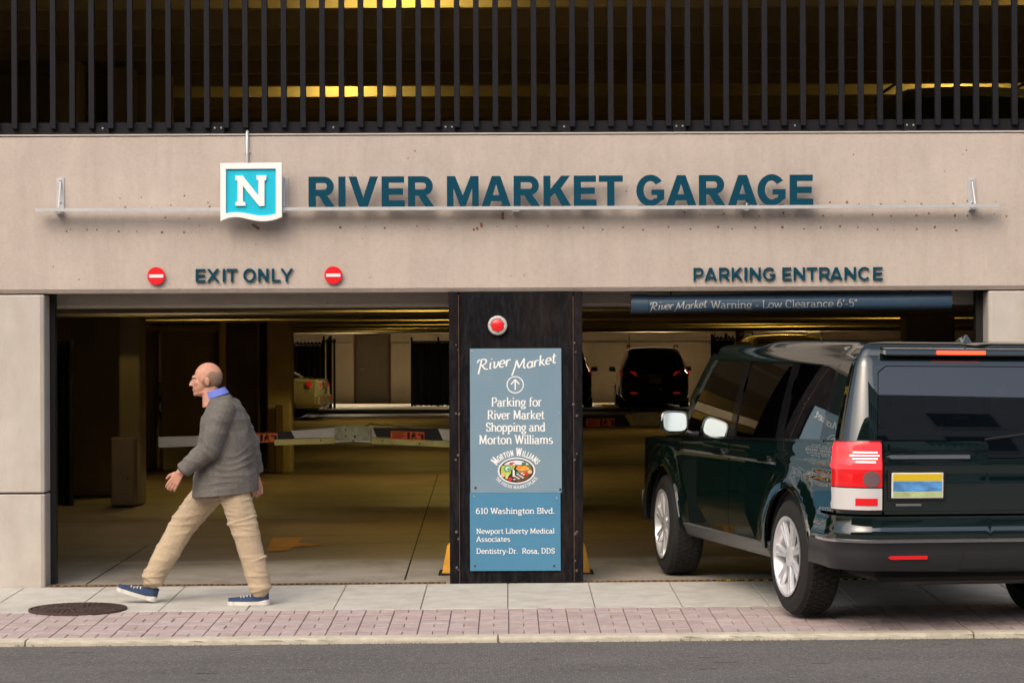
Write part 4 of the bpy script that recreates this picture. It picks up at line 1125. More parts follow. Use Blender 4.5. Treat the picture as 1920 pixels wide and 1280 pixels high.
# loose chain lying on the arm
ch = MB(); random.seed(2)
pts = [(688, 797), (700, 795), (712, 797), (728, 797), (745, 799), (760, 803), (780, 804)]
for (p_, q_) in zip(pts[:-1], pts[1:]):
    for k in range(4):
        u = k / 4; x, z = apt(p_[0] + (q_[0] - p_[0]) * u, p_[1] + (q_[1] - p_[1]) * u + random.uniform(-1, 1), Y)
        ch.tube([(x - .012, Y - .01, z), (x - .004, Y - .02, z + .006), (x + .010, Y - .01, z)], .0035, 5)
ch.build('chain', mat('chain_rust', (.06, .035, .02), .7), ga)['kind'] = 'stuff'
gp = thing('gate_post', 'dark barrier cabinet standing behind the black pillar', 'gate cabinet', (-.30, Y, 0))
MB().box(-.15, .15, .06, .40, 0, 1.0).build('cabinet', ARMB, gp, bevel=.01); MB().box(-.11, .11, .02, .06, .80, .96).build('arm_clamp', STEEL_D, gp, bevel=.005)

gb = thing('barrier', 'barrier arm with orange label and yellow boards across the right opening beside the pillar', 'barrier')
Y = 8.3
board([(1020, 779), (1020, 801), (1182, 798), (1171, 777)], Y, -.02, .02, ARMB, 'arm_board', gb)
board([(1171.5, 777.5), (1183, 798), (1300, 798), (1300, 777.5)], Y, -.02, .02, mat('arm_yellow', (.62, .50, .12), .5, noise=.1), 'arm_board', gb)
board([(1185, 773), (1184, 796), (1240, 796), (1240, 774)], Y, -.06, -.021, PLATEG, 'hinge_plate', gb)
board([(1300, 777.5), (1300, 798), (1390, 802), (1390, 780)], Y, -.02, .02, ARMB, 'arm_board', gb)
warn_label(gb, 1099, 784.5, 1152, 799, Y, -.0225, -1)
gc = thing('gate_post', 'dark barrier cabinet deeper inside behind the black pillar', 'gate cabinet', (.45, Y, 0))
MB().box(-.15, .15, .03, .36, 0, 1.0).build('cabinet', ARMB, gc, bevel=.01)
MB().box(-.1, .1, .0, .03, .78, .95).build('arm_clamp', STEEL_D, gc)

# cabinet on the left, low grey block wall piece
x0, x1 = at(207, 29.4), at(250, 29.4)
cb = thing('ticket_cabinet', 'narrow brown-grey metal cabinet standing by the dark column inside the exit', 'cabinet', ((x0 + x1) / 2, 29.4 - DIST, 0))
CBM = mat('cabinet_brown', (.24, .18, .125), .6, noise=.12, nscale=5)
MB().box(-(x1 - x0) / 2, (x1 - x0) / 2, 0, .3, .0, .76).build('box', CBM, cb, bevel=.012)
MB().box(-(x1 - x0) / 2 + .015, (x1 - x0) / 2 - .015, -.006, 0, .03, .73).build('door', CBM, cb, bevel=.004)
MB().cyl((.06, -.006, .30), (0, -1, 0), .009, .006, 10).build('lock', BLACK, cb)

# pipes hung in front of the big left column
pp = thing('drain_pipe', 'dull painted overhead drain pipe with an elbow beside the inner column', 'pipe')
Yp = 37.5 - DIST
PIPE = mat('pipe_paint', (.34, .27, .16), .55, noise=.12, nscale=4)
z_ = CAM_H + (645 - 612) * 37.5 / F_PX
pts = [(at(275, 37.5), Yp, 2.35), (at(275.5, 37.5), Yp, z_ + .10), (at(279, 37.5), Yp, z_ + .035), (at(288, 37.5), Yp, z_), (at(395, 37.5), Yp, z_), (at(410, 37.5), Yp + .02, z_ + .01)]
MB().tube(pts, .055, 14).build('pipe', PIPE, pp, smooth=True)
MB().cyl((at(392, 37.5), Yp, z_), (1, 0, 0), .075, .10, 14).build('coupling', PIPE, pp, smooth=True)
for px in (300, 345): MB().box(at(px, 37.5) - .006, at(px, 37.5) + .006, Yp - .06, Yp - .05, z_, 2.4).build('hanger', STEEL_D, pp)
sp_ = thing('stand_pipe', 'upright yellow-lit pipe running from ceiling to floor behind the walking man', 'pipe')
Yp = 37.2 - DIST
MB().tube([(at(417, 37.2), Yp, 0), (at(417, 37.2), Yp, 2.12)], .052, 16).build('pipe', mat('pipe_yellow', (.58, .46, .14), .5, noise=.1), sp_, smooth=True)
MB().box(at(397, 37.2), at(417, 37.2), Yp, Yp + .05, 2.02, 2.05).build('branch', PIPE, sp_)

# folded mesh gate at the far left, black fences at the back
def fence_panel(name, label, xa, xb, Y, z0, z1, posts, nbar=0, cloth=True, spikes=False, wires=False):
    t = thing(name, label, 'fence')
    for p in posts: MB().tube([(p, Y, z0), (p, Y, z1 + .12)], .035, 10).build('post', MESHM, t, smooth=True)
    MB().tube([(xa, Y, z1), (xb, Y, z1)], .022, 8).build('top_rail', MESHM, t, smooth=True)
    if cloth:
        n = 24; mb = MB(); vs_ = []
        for i in range(n + 1):
            x = xa + (xb - xa) * i / n; dy = .03 * math.sin(i * 1.9) - .03
            for z in (z0 + .02 + .015 * math.sin(i * 2.3), z1 - .03 + .015 * math.sin(i * 3.1)): vs_.append((x, Y + dy, z))
        mb.add(vs_, [(2 * i, 2 * i + 2, 2 * i + 3, 2 * i + 1) for i in range(n)]).build('screen_cloth', MESHM, t)
    if wires:
        mb = MB(); st = .09
        h = z1 - z0; x = xa - h
        while x < xb:
            for sg in (1, -1):
                p = []
                for u in (0, 1):
                    X = x + h * u if sg > 0 else x + h * (1 - u); p.append((X, z0 + h * u))
                (ax_, az_), (bx_, bz_) = p
                def clip(ax_, az_, bx_, bz_):
                    if ax_ > bx_: ax_, az_, bx_, bz_ = bx_, bz_, ax_, az_
                    if bx_ <= xa or ax_ >= xb: return None
                    f = lambda X: az_ + (bz_ - az_) * (X - ax_) / (bx_ - ax_)
                    X0, X1 = max(ax_, xa), min(bx_, xb)
                    return X0, f(X0), X1, f(X1)
                c_ = clip(ax_, az_, bx_, bz_)
                if c_: mb.tube([(c_[0], Y - .005 * sg, c_[1]), (c_[2], Y - .005 * sg, c_[3])], .004, 3, cap=False)
            x += st
        mb.build('chain_link', MESHM, t)['kind'] = 'stuff'
    if nbar:
        for i in range(nbar):
            x = xa + (xb - xa) * (i + .5) / nbar
            MB().box(x - .028, x + .028, Y - .028, Y + .028, z0, z1 + (.06 if i % 2 else .14)).build('bar', MESHM, t)
    if spikes:
        for i in range(int((xb - xa) / .10)):
            x = xa + .05 + i * .10
            MB().box(x - .02, x + .02, Y - .01, Y + .01, z1, z1 + .07).build('spike', MESHM, t)
    return t
fence_panel('mesh_gate', 'black folded mesh gate leaf standing edge-on inside the far left of the exit', at(104, 28.6), at(133, 28.6), 28.6 - DIST, .05, 1.72, [at(106, 28.6), at(120, 28.6), at(131, 28.6)], 0, True)
Yb = 72.2 - DIST
fence_panel('black_fence', 'black cloth-covered fence panel beside the far steel door', at(771, 72.2), at(860, 72.2), Yb, .09, 1.86, [at(772, 72.2), at(822, 72.2), at(859, 72.2)], 0, True)
fence_panel('black_fence', 'chain-link fence hung with dark cloth behind the half-hidden white car', at(520, 72), at(606, 72), 72 - DIST, .09, 1.80, [at(522, 72), at(605, 72)], 0, True, spikes=True, wires=True)
fence_panel('black_fence', 'tight stack of tall black fence posts left of the far steel door', at(604, 70.5), at(630, 70.5), 70.5 - DIST, .0, 1.88, [at(618, 70.5)], 4, False)
fence_panel('black_fence', 'tall black spiked fence panel right of the parked dark SUV', at(1334, 68), at(1378, 68), 68 - DIST, .0, 1.90, [at(1335, 68), at(1361, 68)], 0, True, spikes=True)

dr = thing('steel_door', 'dull olive steel door with a lever handle in the far back wall', 'door', (at(698, DIST + BY), BY, .09))
hw = (bx(732) - bx(664)) / 2
MB().box(-hw + .07, hw - .07, .02, .06, .01, 1.98).build('leaf', mat('door_olive', (.13, .105, .065), .55, noise=.1, nscale=3), dr, bevel=.004)
FRM = mat('door_frame_brown', (.12, .045, .03), .6)
for (xa, xb, za, zb_) in ((-hw + .005, -hw + .065, 0, 2.0), (hw - .065, hw - .005, 0, 2.0), (-hw + .066, hw - .066, 1.985, 2.0)):
    MB().box(xa, xb, -.02, .10, za, zb_).build('frame', FRM, dr)
hd = MB(); hd.tube([(-hw + .17, .02, 1.02), (-hw + .17, -.04, 1.02), (-hw + .30, -.045, .985)], .016, 8); hd.build('handle', BOLT, dr, smooth=True)
sk = thing('wall_spigot', 'small round metal spigot low on the far back wall right of the steel door', 'spigot', (at(744, DIST + BY), BY, .56))
MB().cyl((0, 0, 0), (0, -1, 0), .04, .05, 12).build('flange', GALV, sk, smooth=True); MB().tube([(0, -.05, 0), (0, -.09, 0), (0, -.10, -.06)], .02, 8).build('spout', GALV, sk, smooth=True)

# yellow wheel guards at the foot of the black pillar
GY = mat('guard_yellow', (.62, .30, .02), .6, noise=.15, nscale=12, grime_or_shade=((.22, .10, .03), .5, 8, (1, 1, 1)))
for (px, sg, lab) in ((836, -1, 'yellow steel wheel guard at the left foot of the black pillar'), (1096, 1, 'yellow steel wheel guard at the right foot of the black pillar')):
    Yg = .9; xg = at(px, DIST + Yg)
    t = thing('wheel_guard', lab, 'wheel guard', (xg, Yg, 0), group='yellow wheel guards at the pillar foot')
    w0, w1 = .035, .018
    MB().hexa([(-w0, -.16, 0), (.12 if sg < 0 else w0, -.16, 0), (.12 if sg < 0 else w0, .16, 0), (-w0 if sg < 0 else -.12, .16, 0)] +
              [(-w1 + (.025 if sg < 0 else -.10), -.10, .235), (w1 + (.10 if sg < 0 else -.025), -.10, .235), (w1 + (.10 if sg < 0 else -.025), .10, .235), (-w1 + (.025 if sg < 0 else -.10), .10, .235)]).build('shell', GY, t, bevel=.015)
    MB().box(-.06 if sg < 0 else -.13, .13 if sg < 0 else .06, -.19, .19, -.004, .012).build('foot_plate', STEEL_D, t)

# yellow kerb nose under the green car, on the garage side
yk = thing('yellow_kerb', 'yellow painted concrete island nose low behind the green car', 'kerb block', (at(1668, 20.6), .95, 0), (0, 0, R(20)))
MB().hexa([(-.20, -.45, 0), (.16, -.45, 0), (.16, 1.3, 0), (-.20, 1.3, 0), (-.13, -.36, .10), (.09, -.36, .10), (.09, 1.25, .14), (-.13, 1.25, .14)]).build('block', GY, yk, bevel=.02)
# ------------------------------------------------------------------ the dark green off-roader
PAINT = mat('car_green', (.0022, .0085, .0072), .5, coat=1.0, coatr=.012, spec=.0, coat_ior=2.0)
PLAST = mat('bumper_plastic', (.020, .019, .022), .5, coat=.15, coatr=.25)
TYRE = mat('tyre_rubber', (.014, .014, .014), .85, noise=.25, nscale=30)
RIM = mat('alloy', (.74, .75, .77), .34, metal=.55)
DARKIN = mat('car_interior', (.012, .012, .013), .8)
CHR = mat('bright_trim', (.55, .56, .57), .2, metal=.9)
REDL = mat('tail_red', (.55, .008, .012), .15, coat=1, emit=(1, .02, .02), estr=.18)
REDG = mat('tail_red_lit', (.8, .02, .02), .2, coat=1, emit=(1, .02, .025), estr=2.0)
HOT = mat('tail_hot', (1, .8, .7), .3, emit=(1, .42, .36), estr=3.0)
CLEARL = mat('tail_clear', (.62, .60, .60), .15, coat=1)
GREYL = mat('tail_grey', (.16, .10, .11), .15, coat=1)
BEZEL = mat('lamp_bezel', (.03, .004, .005), .3, coat=1)
def glass_mat(name, tint, refl=.9):
    if name in MATS: return MATS[name]
    m = bpy.data.materials.new(name); m.use_nodes = True; nt = m.node_tree; nt.nodes.clear()
    o = nd(nt, 'ShaderNodeOutputMaterial'); mx = nd(nt, 'ShaderNodeMixShader'); fr = nd(nt, 'ShaderNodeFresnel'); fr.inputs[0].default_value = 1.55
    tr_ = nd(nt, 'ShaderNodeBsdfTransparent'); tr_.inputs[0].default_value = (*tint, 1)
    gl = nd(nt, 'ShaderNodeBsdfGlossy'); gl.inputs['Roughness'].default_value = .015; gl.inputs['Color'].default_value = (refl, refl, refl, 1)
    ma = nd(nt, 'ShaderNodeMath', operation='MULTIPLY_ADD'); ma.inputs[1].default_value = 2.6; ma.inputs[2].default_value = .02; ma.use_clamp = True
    nt.links.new(fr.outputs[0], ma.inputs[0]); nt.links.new(ma.outputs[0], mx.inputs[0])
    nt.links.new(tr_.outputs[0], mx.inputs[1]); nt.links.new(gl.outputs[0], mx.inputs[2]); nt.links.new(mx.outputs[0], o.inputs[0])
    MATS[name] = m; return m
GLASS = glass_mat('car_glass', (.16, .17, .16)); GLASSD = glass_mat('privacy_glass', (.05, .052, .05))

class Skin:
    """wraps 2D outlines (s along the plan perimeter, z) onto a rounded-box body"""
    def __init__(s, xr, xf, hw, rr, rf, inset):
        s.xr, s.xf, s.hw, s.rr, s.rf, s.inset = xr, xf, hw, rr, rf, inset
        s.s1 = hw - rr; s.s2 = s.s1 + rr * PI / 2; s.s3 = s.s2 + (xf - rf) - (xr + rr); s.s4 = s.s3 + rf * PI / 2
    def side(s, x): return s.s2 + x - (s.xr + s.rr)
    def plan(s, u):
        hw, rr, rf = s.hw, s.rr, s.rf
        if u < s.s1: return (s.xr, u), (-1, 0)
        if u < s.s2:
            a = (u - s.s1) / rr; return (s.xr + rr - rr * math.cos(a), s.s1 + rr * math.sin(a)), (-math.cos(a), math.sin(a))
        if u < s.s3: return (s.xr + rr + u - s.s2, hw), (0, 1)
        if u < s.s4:
            a = (u - s.s3) / rf; return (s.xf - rf + rf * math.sin(a), hw - rf + rf * math.cos(a)), (math.sin(a), math.cos(a))
        return (s.xf, hw - rf - (u - s.s4)), (1, 0)
    def pt(s, u, z, off=0, sign=1):
        (x, y), (nx, ny) = s.plan(u)
        ins, fl = s.inset(z, x, u)
        k = ins - off
        bow = .012 * ((x - 1.2) / 2.5) ** 2 if s.s2 <= u <= s.s3 else 0
        return Vector((x - nx * k, (y - ny * k - bow) * sign, z))
    def panel(s, loops, off=0, thick=.012, sign=1, step=.05, mirror_s=False):
        """loops in (s, z); returns front-face mesh data with analytic normals, plus turned-in rim"""
        pts, edges = [], []
        def dens(lp):
            out = []
            for (p, q) in zip(lp, lp[1:] + lp[:1]):
                d = math.hypot(q[0] - p[0], q[1] - p[1]); n = max(1, int(d / (step)))
                out += [(p[0] + (q[0] - p[0]) * i / n, p[1] + (q[1] - p[1]) * i / n) for i in range(n)]
            return out
        loops = [dens(lp) for lp in loops]
        for lp in loops:
            o = len(pts); pts += lp; edges += [(o + i, o + (i + 1) % len(lp)) for i in range(len(lp))]
        def inside(x, y):
            c = False
            for lp in loops:
                j = len(lp) - 1
                for i in range(len(lp)):
                    (xi, yi), (xj, yj) = lp[i], lp[j]
                    if (yi > y) != (yj > y) and x < (xj - xi) * (y - yi) / (yj - yi) + xi: c = not c
                    j = i
            return c
        xs = [p[0] for p in pts]; ys = [p[1] for p in pts]
        def mind(x, y): return min((x - p[0]) ** 2 + (y - p[1]) ** 2 for p in pts)
        gx = min(xs) + step / 2
        add = []
        while gx < max(xs):
            gy = min(ys) + step / 2
            while gy < max(ys):
                if inside(gx, gy) and mind(gx, gy) > (step * .45) ** 2: add.append((gx, gy))
                gy += step
            gx += step
        allp = [Vector(p) for p in pts + add]
        v2, e2, f2, *_ = delaunay_2d_cdt(allp, edges, [], 0, 1e-6)
        fs = []
        for f in f2:
            cx = sum(v2[i][0] for i in f) / len(f); cy = sum(v2[i][1] for i in f) / len(f)
            if inside(cx, cy): fs.append(list(f))
        P, Nn = [], []
        for v in v2:
            a = s.pt(v[0], v[1], off, sign); e = .004
            du = s.pt(v[0] + e, v[1], off, sign) - s.pt(v[0] - e, v[1], off, sign)
            dz = s.pt(v[0], v[1] + e, off, sign) - s.pt(v[0], v[1] - e, off, sign)
            n = du.cross(dz).normalized() * (-1 if sign > 0 else 1)
            P.append(a); Nn.append(n)
        # outward orientation
        if sum(n.dot(Vector((s.plan(v[0])[1][0], s.plan(v[0])[1][1] * sign, 0))) for n, v in zip(Nn, v2)) < 0: Nn = [-n for n in Nn]
        out = []
        for f in fs:
            a, b, c = P[f[0]], P[f[1]], P[f[2]]
            if (b - a).cross(c - a).dot(Nn[f[0]]) < 0: f = f[::-1]
            out.append(f)
        # rim turned inwards along the boundary
        cnt = {}
        for f in out:
            for i in range(len(f)):
                e = (f[i], f[(i + 1) % len(f)]); cnt[tuple(sorted(e))] = cnt.get(tuple(sorted(e)), []) + [e]
        rim = [v[0] for v in cnt.values() if len(v) == 1]
        o = len(P); mp = {}; rimf = []; RP = []; RN = []
        for (i, j) in rim:
            for k in (i, j):
                if k not in mp: mp[k] = o + len(RP); RP.append(P[k] - Nn[k] * thick); RN.append(Nn[k])
            rimf.append([j, i, mp[i], mp[j]])
        return P + RP, Nn + RN, out, rimf
    def build(s, name, m, parent, loops, off=0, thick=.012, both=True, step=.05, signs=None):
        if signs is None and min(p[0] for lp in loops for p in lp) > .01:
            s.build(name, m, parent, loops, off, thick, True, step, (1,)); return s.build(name, m, parent, loops, off, thick, True, step, (-1,))
        V_, N_2, F_ = [], [], []
        nf = []
        for sg in (signs or ((1, -1) if both else (1,))):
            P, Nn, f, rf = s.panel(loops, off, thick, sg, step)
            o = len(V_); V_ += P; N_2 += Nn
            for q in f: F_.append([i + o for i in q]); nf.append(True)
            for q in rf: F_.append([i + o for i in q]); nf.append(False)
        me = bpy.data.meshes.new(name); me.from_pydata([tuple(v) for v in V_], [], F_)
        me.polygons.foreach_set('use_smooth', [True] * len(F_))
        ln = []
        for k, p in enumerate(me.polygons):
            for vi in p.vertices: ln.append(tuple(N_2[vi]) if nf[k] else tuple(p.normal))
        me.normals_split_custom_set(ln)
        me.materials.append(m)
        return link(name, me, parent)

def circ(cx, cz, r, a0, a1, n): return [(cx + r * math.cos(R(a0 + (a1 - a0) * i / n)), cz + r * math.sin(R(a0 + (a1 - a0) * i / n))) for i in range(n + 1)]

def make_wheel(parent, x, y, z, side, r=.378, steer=0.0, w=.26, spin=0.0):
    t = bpy.data.objects.new('wheel', None); COL.objects.link(t); t.parent = parent
    t.location = (x, y, z); t.rotation_euler = (0, spin, 0)
    t.rotation_mode = 'ZYX' if False else 'XYZ'
    t.rotation_euler = (0, 0, steer)
    d = side
    prof = [(.255, -w / 2 + .01), (.30, -w / 2), (r - .05, -w / 2), (r - .012, -w / 2 + .02), (r, -w / 2 + .05), (r, w / 2 - .05), (r - .012, w / 2 - .02), (r - .05, w / 2), (.30, w / 2), (.255, w / 2 - .01)]
    ty = MB().lathe(prof, 56, 'Y')
    # tread blocks
    for k in range(56):
        for j, yy in enumerate((-.085, -.04, .005, .05)):
            a_ = 2 * PI * (k + .5 * (j % 2)) / 56
            c_, s_ = math.cos(a_), math.sin(a_); tx, tz = -s_, c_
            q = lambda rr, tt, y_: (c_ * rr + tx * tt, y_, s_ * rr + tz * tt)
            ty.hexa([q(r - .004, -.015, yy), q(r - .004, .015, yy), q(r - .004, .015, yy + .034), q(r - .004, -.015, yy + .034),
                     q(r + .006, -.014, yy + .002), q(r + .006, .014, yy + .002), q(r + .006, .014, yy + .032), q(r + .006, -.014, yy + .032)])
    ty.build('tyre', TYRE, t, smooth=True)
    o = w / 2 * d
    rm = MB().lathe([(.262, o - .004 * d), (.266, o + .004 * d), (.250, o + .002 * d), (.235, o - .03 * d), (.225, o - .10 * d), (.20, -o)], 48, 'Y')
    rm.build('rim', RIM, t, smooth=True)
    sp = MB()
    for k in range(7):
        a0 = 2 * PI * k / 7 + spin
        for da in (-.115, .115):
            a_ = a0 + da; b_ = a0 + da * .55
            def q(rr, aa, tt, yy): return (math.cos(aa) * rr - math.sin(aa) * tt, yy, math.sin(aa) * rr + math.cos(aa) * tt)
            sp.hexa([q(.055, b_, -.012, o - .045 * d), q(.055, b_, .012, o - .045 * d), q(.245, a_, .016, o - .035 * d), q(.245, a_, -.016, o - .035 * d),
                     q(.055, b_, -.010, o - .018 * d), q(.055, b_, .010, o - .018 * d), q(.245, a_, .012, o - .006 * d), q(.245, a_, -.012, o - .006 * d)])
    sp.build('spokes', RIM, t, bevel=.003)
    MB().lathe([(.075, o - .05 * d), (.072, o - .02 * d), (.055, o - .012 * d), (.0001, o - .010 * d)], 28, 'Y').build('hub', RIM, t, smooth=True)
    MB().lathe([(.0001, o - .075 * d), (.17, o - .075 * d), (.17, o - .085 * d)], 32, 'Y').build('brake_disc', mat('brake_steel', (.12, .12, .12), .4, metal=.8), t, smooth=True)
    return t

def make_offroader():
    root = thing('offroad_car', 'large dark green boxy off-roader with lit red brake lights turning into the right opening', 'car')
    XR, XF, HW = -1.06, 3.76, .955
    def belt(x): return 1.165 - .033 * (x + 1.06)
    def inset(z, x, u):
        t = 0
        if z < .60: t = .035 * ((.60 - z) / .3) ** 1.5
        elif z > .95: t = .012 * (z - .95) / .2 if z < 1.15 else .012 + .215 * (z - 1.15)
        # soft shoulder crease
        t -= .006 * math.exp(-((z - 1.04) / .03) ** 2)
        # wheel arch flares
        for cx in (0, 2.885):
            d = math.hypot(x - cx, z - .38)
            if u > sk.s2 - .15: t -= .022 * math.exp(-((d - .50) / .07) ** 2) if d > .40 else .022
        return t, 0
    sk = Skin(XR, XF, HW, .21, .42, inset)
    S = sk.side
    arch_r = circ(0, .385, .445, 0, 180, 22); arch_f = circ(2.885, .385, .445, 0, 180, 22)
    # ----- lower body, rear quarter: from rear edge of the rear door to the tailgate cut
    toS = lambda pts: [(S(x), z) for x, z in pts]
    zb = .50
    tail = .700     # s where the tailgate begins
    quarter = [(tail + .006, .735), (tail + .006, 1.19)] + toS([(-.70, 1.178), (.20, 1.148), (.268, 1.14), (.268, .86)] +
              [p for p in arch_r if p[0] < .268 and p[0] > -.445 and True][:] + [(-.445, .385), (-.50, .42), (-.60, .60), (-.80, .735)])
    q_arch = [p for p in circ(0, .385, .445, 52, 180, 18)]
    quarter = [(tail + .006, .735), (tail + .006, 1.19)] + toS([(-.70, 1.176), (.262, 1.140), (.262, .78)] + q_arch + [(-.447, .40), (-.56, .40), (-.62, .735)])
    sk.build('rear_quarter', PAINT, root, [quarter], 0, .03)
    door_r = [(.272, 1.139), (.272, .775)] + circ(0, .385, .452, 48, 12, 8) + [(.455, .44), (1.262, .44), (1.262, 1.107)]
    sk.build('rear_door', PAINT, root, [toS(door_r)], 0, .02)
    door_f = [(1.272, 1.107), (1.272, .44), (2.36, .44), (2.40, .60), (2.40, 1.065)]
    sk.build('front_door', PAINT, root, [toS(door_f)], 0, .02)
    fend = [(2.41, 1.064), (2.41, .60)] + circ(2.885, .385, .447, 152, 0, 20) + [(3.36, .385), (3.40, .62)]
    fend = toS(fend) + [(sk.s4 + .2, .62), (sk.s4 + .2, .93), (sk.s4 - .1, .98)] + toS([(3.1, 1.05)])
    sk.build('front_fender', PAINT, root, [fend], 0, .03)
    front = [(sk.s4 + .21, .35), (sk.s4 + .21, .615), (S(3.41), .615), (S(3.36), .38)]
    sk.build('front_bumper', PLAST, root, [[(p[0], p[1]) for p in front]], .01, .04)
    # ----- tailgate
    gate = [(0, .735), (0, 1.20), (tail - .004, 1.20), (tail - .004, .735)]
    # upper lip line: glass edge sits lower on the right half
    sk.build('tailgate', PAINT, root, [[(-.0, .735), (0, 1.19), (tail - .004, 1.19), (tail - .004, .735)]], 0, .03, signs=(1,), step=.04)
    sk.build('tailgate_right', PAINT, root, [[(0, .735), (0, 1.08), (.30, 1.08), (.42, 1.19), (tail - .004, 1.19), (tail - .004, .735)]], 0, .03, signs=(-1,), step=.04).name = 'tailgate'
    # raised pressing around the plate and lower swage of the tailgate
    sk.build('gate_ledge', PAINT, root, [[(0, 1.135), (0, 1.178), (.66, 1.178), (.66, 1.135)]], .018, .02, signs=(1,))
    sk.build('gate_handle', CHR, root, [[(.13, 1.082), (.13, 1.106), (.655, 1.106), (.675, 1.094), (.655, 1.082)]], .030, .03, signs=(1,))
    sk.build('gate_strip', PAINT, root, [[(0, .735), (0, .752), (tail - .004, .752), (tail - .004, .735)]], .016, .02)
    # ----- rear bumper, stepping out, with bright top edge
    def bin_(z, x, u): return (-.030 - .022 * math.exp(-((z - .60) / .05) ** 2) + (.05 * ((.50 - z) / .18) ** 2 if z < .50 else 0), 0)
    bk = Skin(XR, XF, HW, .23, .42, bin_)
    BS = bk.side
    bk.build('rear_bumper', PAINT, root, [[(0, .565), (0, .722), (BS(-.62), .722), (BS(-.56), .565)]], 0, .06)
    bk.build('bumper_step', PLAST, root, [[(0, .37), (0, .560), (BS(-.545), .560), (BS(-.47), .395)]], .014, .08)
    bk.build('bumper_strip', CHR, root, [[(0, .560), (0, .575), (BS(-.70), .575), (BS(-.70), .560)]], .020, .02)
    for sg in (1, -1):
        bk.build('rear_reflector', REDL, root, [[(.42, .455), (.42, .478), (.66, .478), (.68, .466), (.66, .455)]], .022, .01, signs=(sg,))
    bk.build('tow_cover', PLAST, root, [[(0, .39), (0, .50), (.17, .50), (.20, .39)]], .026, .02)
    MB().lathe([(.034, XR + .02), (.034, XR + .22), (.028, XR + .22), (.028, XR + .02)], 20, 'X', (0, -.62, .33)).build('exhaust', CHR, root, smooth=True)
    MB().box(XR + .10, 3.2, -.70, .70, .30, .42).build('underbody', DARKIN, root, bevel=.03)
    MB().tube([(0, -.70, .36), (0, .70, .36)], .05, 10).build('axle', DARKIN, root); MB().tube([(2.885, -.70, .36), (2.885, .70, .36)], .05, 10).build('axle', DARKIN, root)
    MB().tube([(-.75, -.45, .36), (-.75, .45, .36)], .10, 12).build('silencer', mat('muffler', (.10, .095, .09), .5, metal=.6), root, smooth=True)
    # sills
    mb = MB(); mb.hexa([(.47, .80, .33), (2.42, .80, .33), (2.42, .90, .33), (.47, .90, .33), (.45, .80, .445), (2.40, .80, .445), (2.40, .955, .445), (.45, .955, .445)])
    SILLM = mat('sill_grey', (.10, .10, .105), .35, metal=.3); mb.build('sill', SILLM, root, bevel=.02); mb = MB()
    mb.hexa([(.47, -.90, .33), (2.42, -.90, .33), (2.42, -.80, .33), (.47, -.80, .33), (.45, -.955, .445), (2.40, -.955, .445), (2.40, -.80, .445), (.45, -.80, .445)])
    mb.build('sill', mat('sill_grey', (.10, .10, .105), .35, metal=.3), root, bevel=.02)
    # arch liners
    for cx in (0, 2.885):
        for sg in (1, -1):
            mb = MB(); n = 16
            vs_ = []
            for i in range(n + 1):
                a_ = R(180 * i / n); vs_ += [(cx + .44 * math.cos(a_), sg * .925, .385 + .44 * math.sin(a_)), (cx + .44 * math.cos(a_), sg * .50, .385 + .44 * math.sin(a_))]
            mb.add(vs_, [(2 * i, 2 * i + 2, 2 * i + 3, 2 * i + 1) for i in range(n)])
            mb.add([vs_[2 * i + 1] for i in range(n + 1)], [tuple(range(n + 1))])
            mb.build('arch_liner', DARKIN, root)
            # arch lip
            fk = [p for p in circ(cx, .385, .446, 2, 178, 22)]
            ok = [p for p in circ(cx, .385, .488, 178, 2, 22)]
            sk.build('arch_lip', PAINT, root, [toS(fk + ok)], .012, .02, signs=(sg,), step=.045)
    # side rubbing strip
    for sg in (1, -1):
        sk.build('side_moulding', CHR, root, [toS([(.275, .975), (.275, .992), (2.36, .985), (2.36, .968)])], .008, .01, signs=(sg,))
        for xh in (.36, 1.36):
            sk.build('door_handle', PAINT, root, [toS([(xh, .992), (xh, 1.030), (xh + .20, 1.022), (xh + .20, .984)])], .030, .03, signs=(sg,), step=.03)
    # ----- greenhouse
    def gin(z, x, u):
        t = .012 + .16 * (z - 1.15) + .11 * (z - 1.15) ** 2
        if z > 1.66: t += 3.2 * (z - 1.66) ** 2 * 1.2
        return t, 0
    gk = Skin(XR, 2.62, HW, .21, .30, gin)
    GS = gk.side; TG = lambda pts: [(GS(x), z) for x, z in pts]
    zt_ = 1.725
    belt_ = lambda x: 1.140 - .0333 * (x - .262)
    # D pillar + rear frame (painted) around the tail window
    wl = .735
    rear_frame = [(0, 1.66), (0, zt_), (GS(-.62), zt_), (GS(-.62), 1.180), (wl, 1.192), (wl, 1.215), (wl - .035, 1.62), (wl - .09, 1.66)]
    gk.build('tail_pillar', PAINT, root, [rear_frame], 0, .04)
    for sg, lower in ((1, 1.195), (-1, 1.195)):
        w_ = [(0, lower if sg > 0 else 1.085), (0, 1.655)] + [(wl - .095, 1.655), (wl - .042, 1.615), (wl - .006, 1.225), (wl - .006, 1.197)]
        if sg < 0: w_ += [(.42, 1.195), (.30, 1.085)]
        gk.build('rear_window', GLASSD, root, [w_], -.006, .004, signs=(sg,), step=.06)
    # roof rail band above the side windows and black pillars
    gk.build('cant_rail', PAINT, root, [TG([(-.612, 1.655), (2.02, 1.655), (1.98, zt_), (-.612, zt_)])], 0, .03)
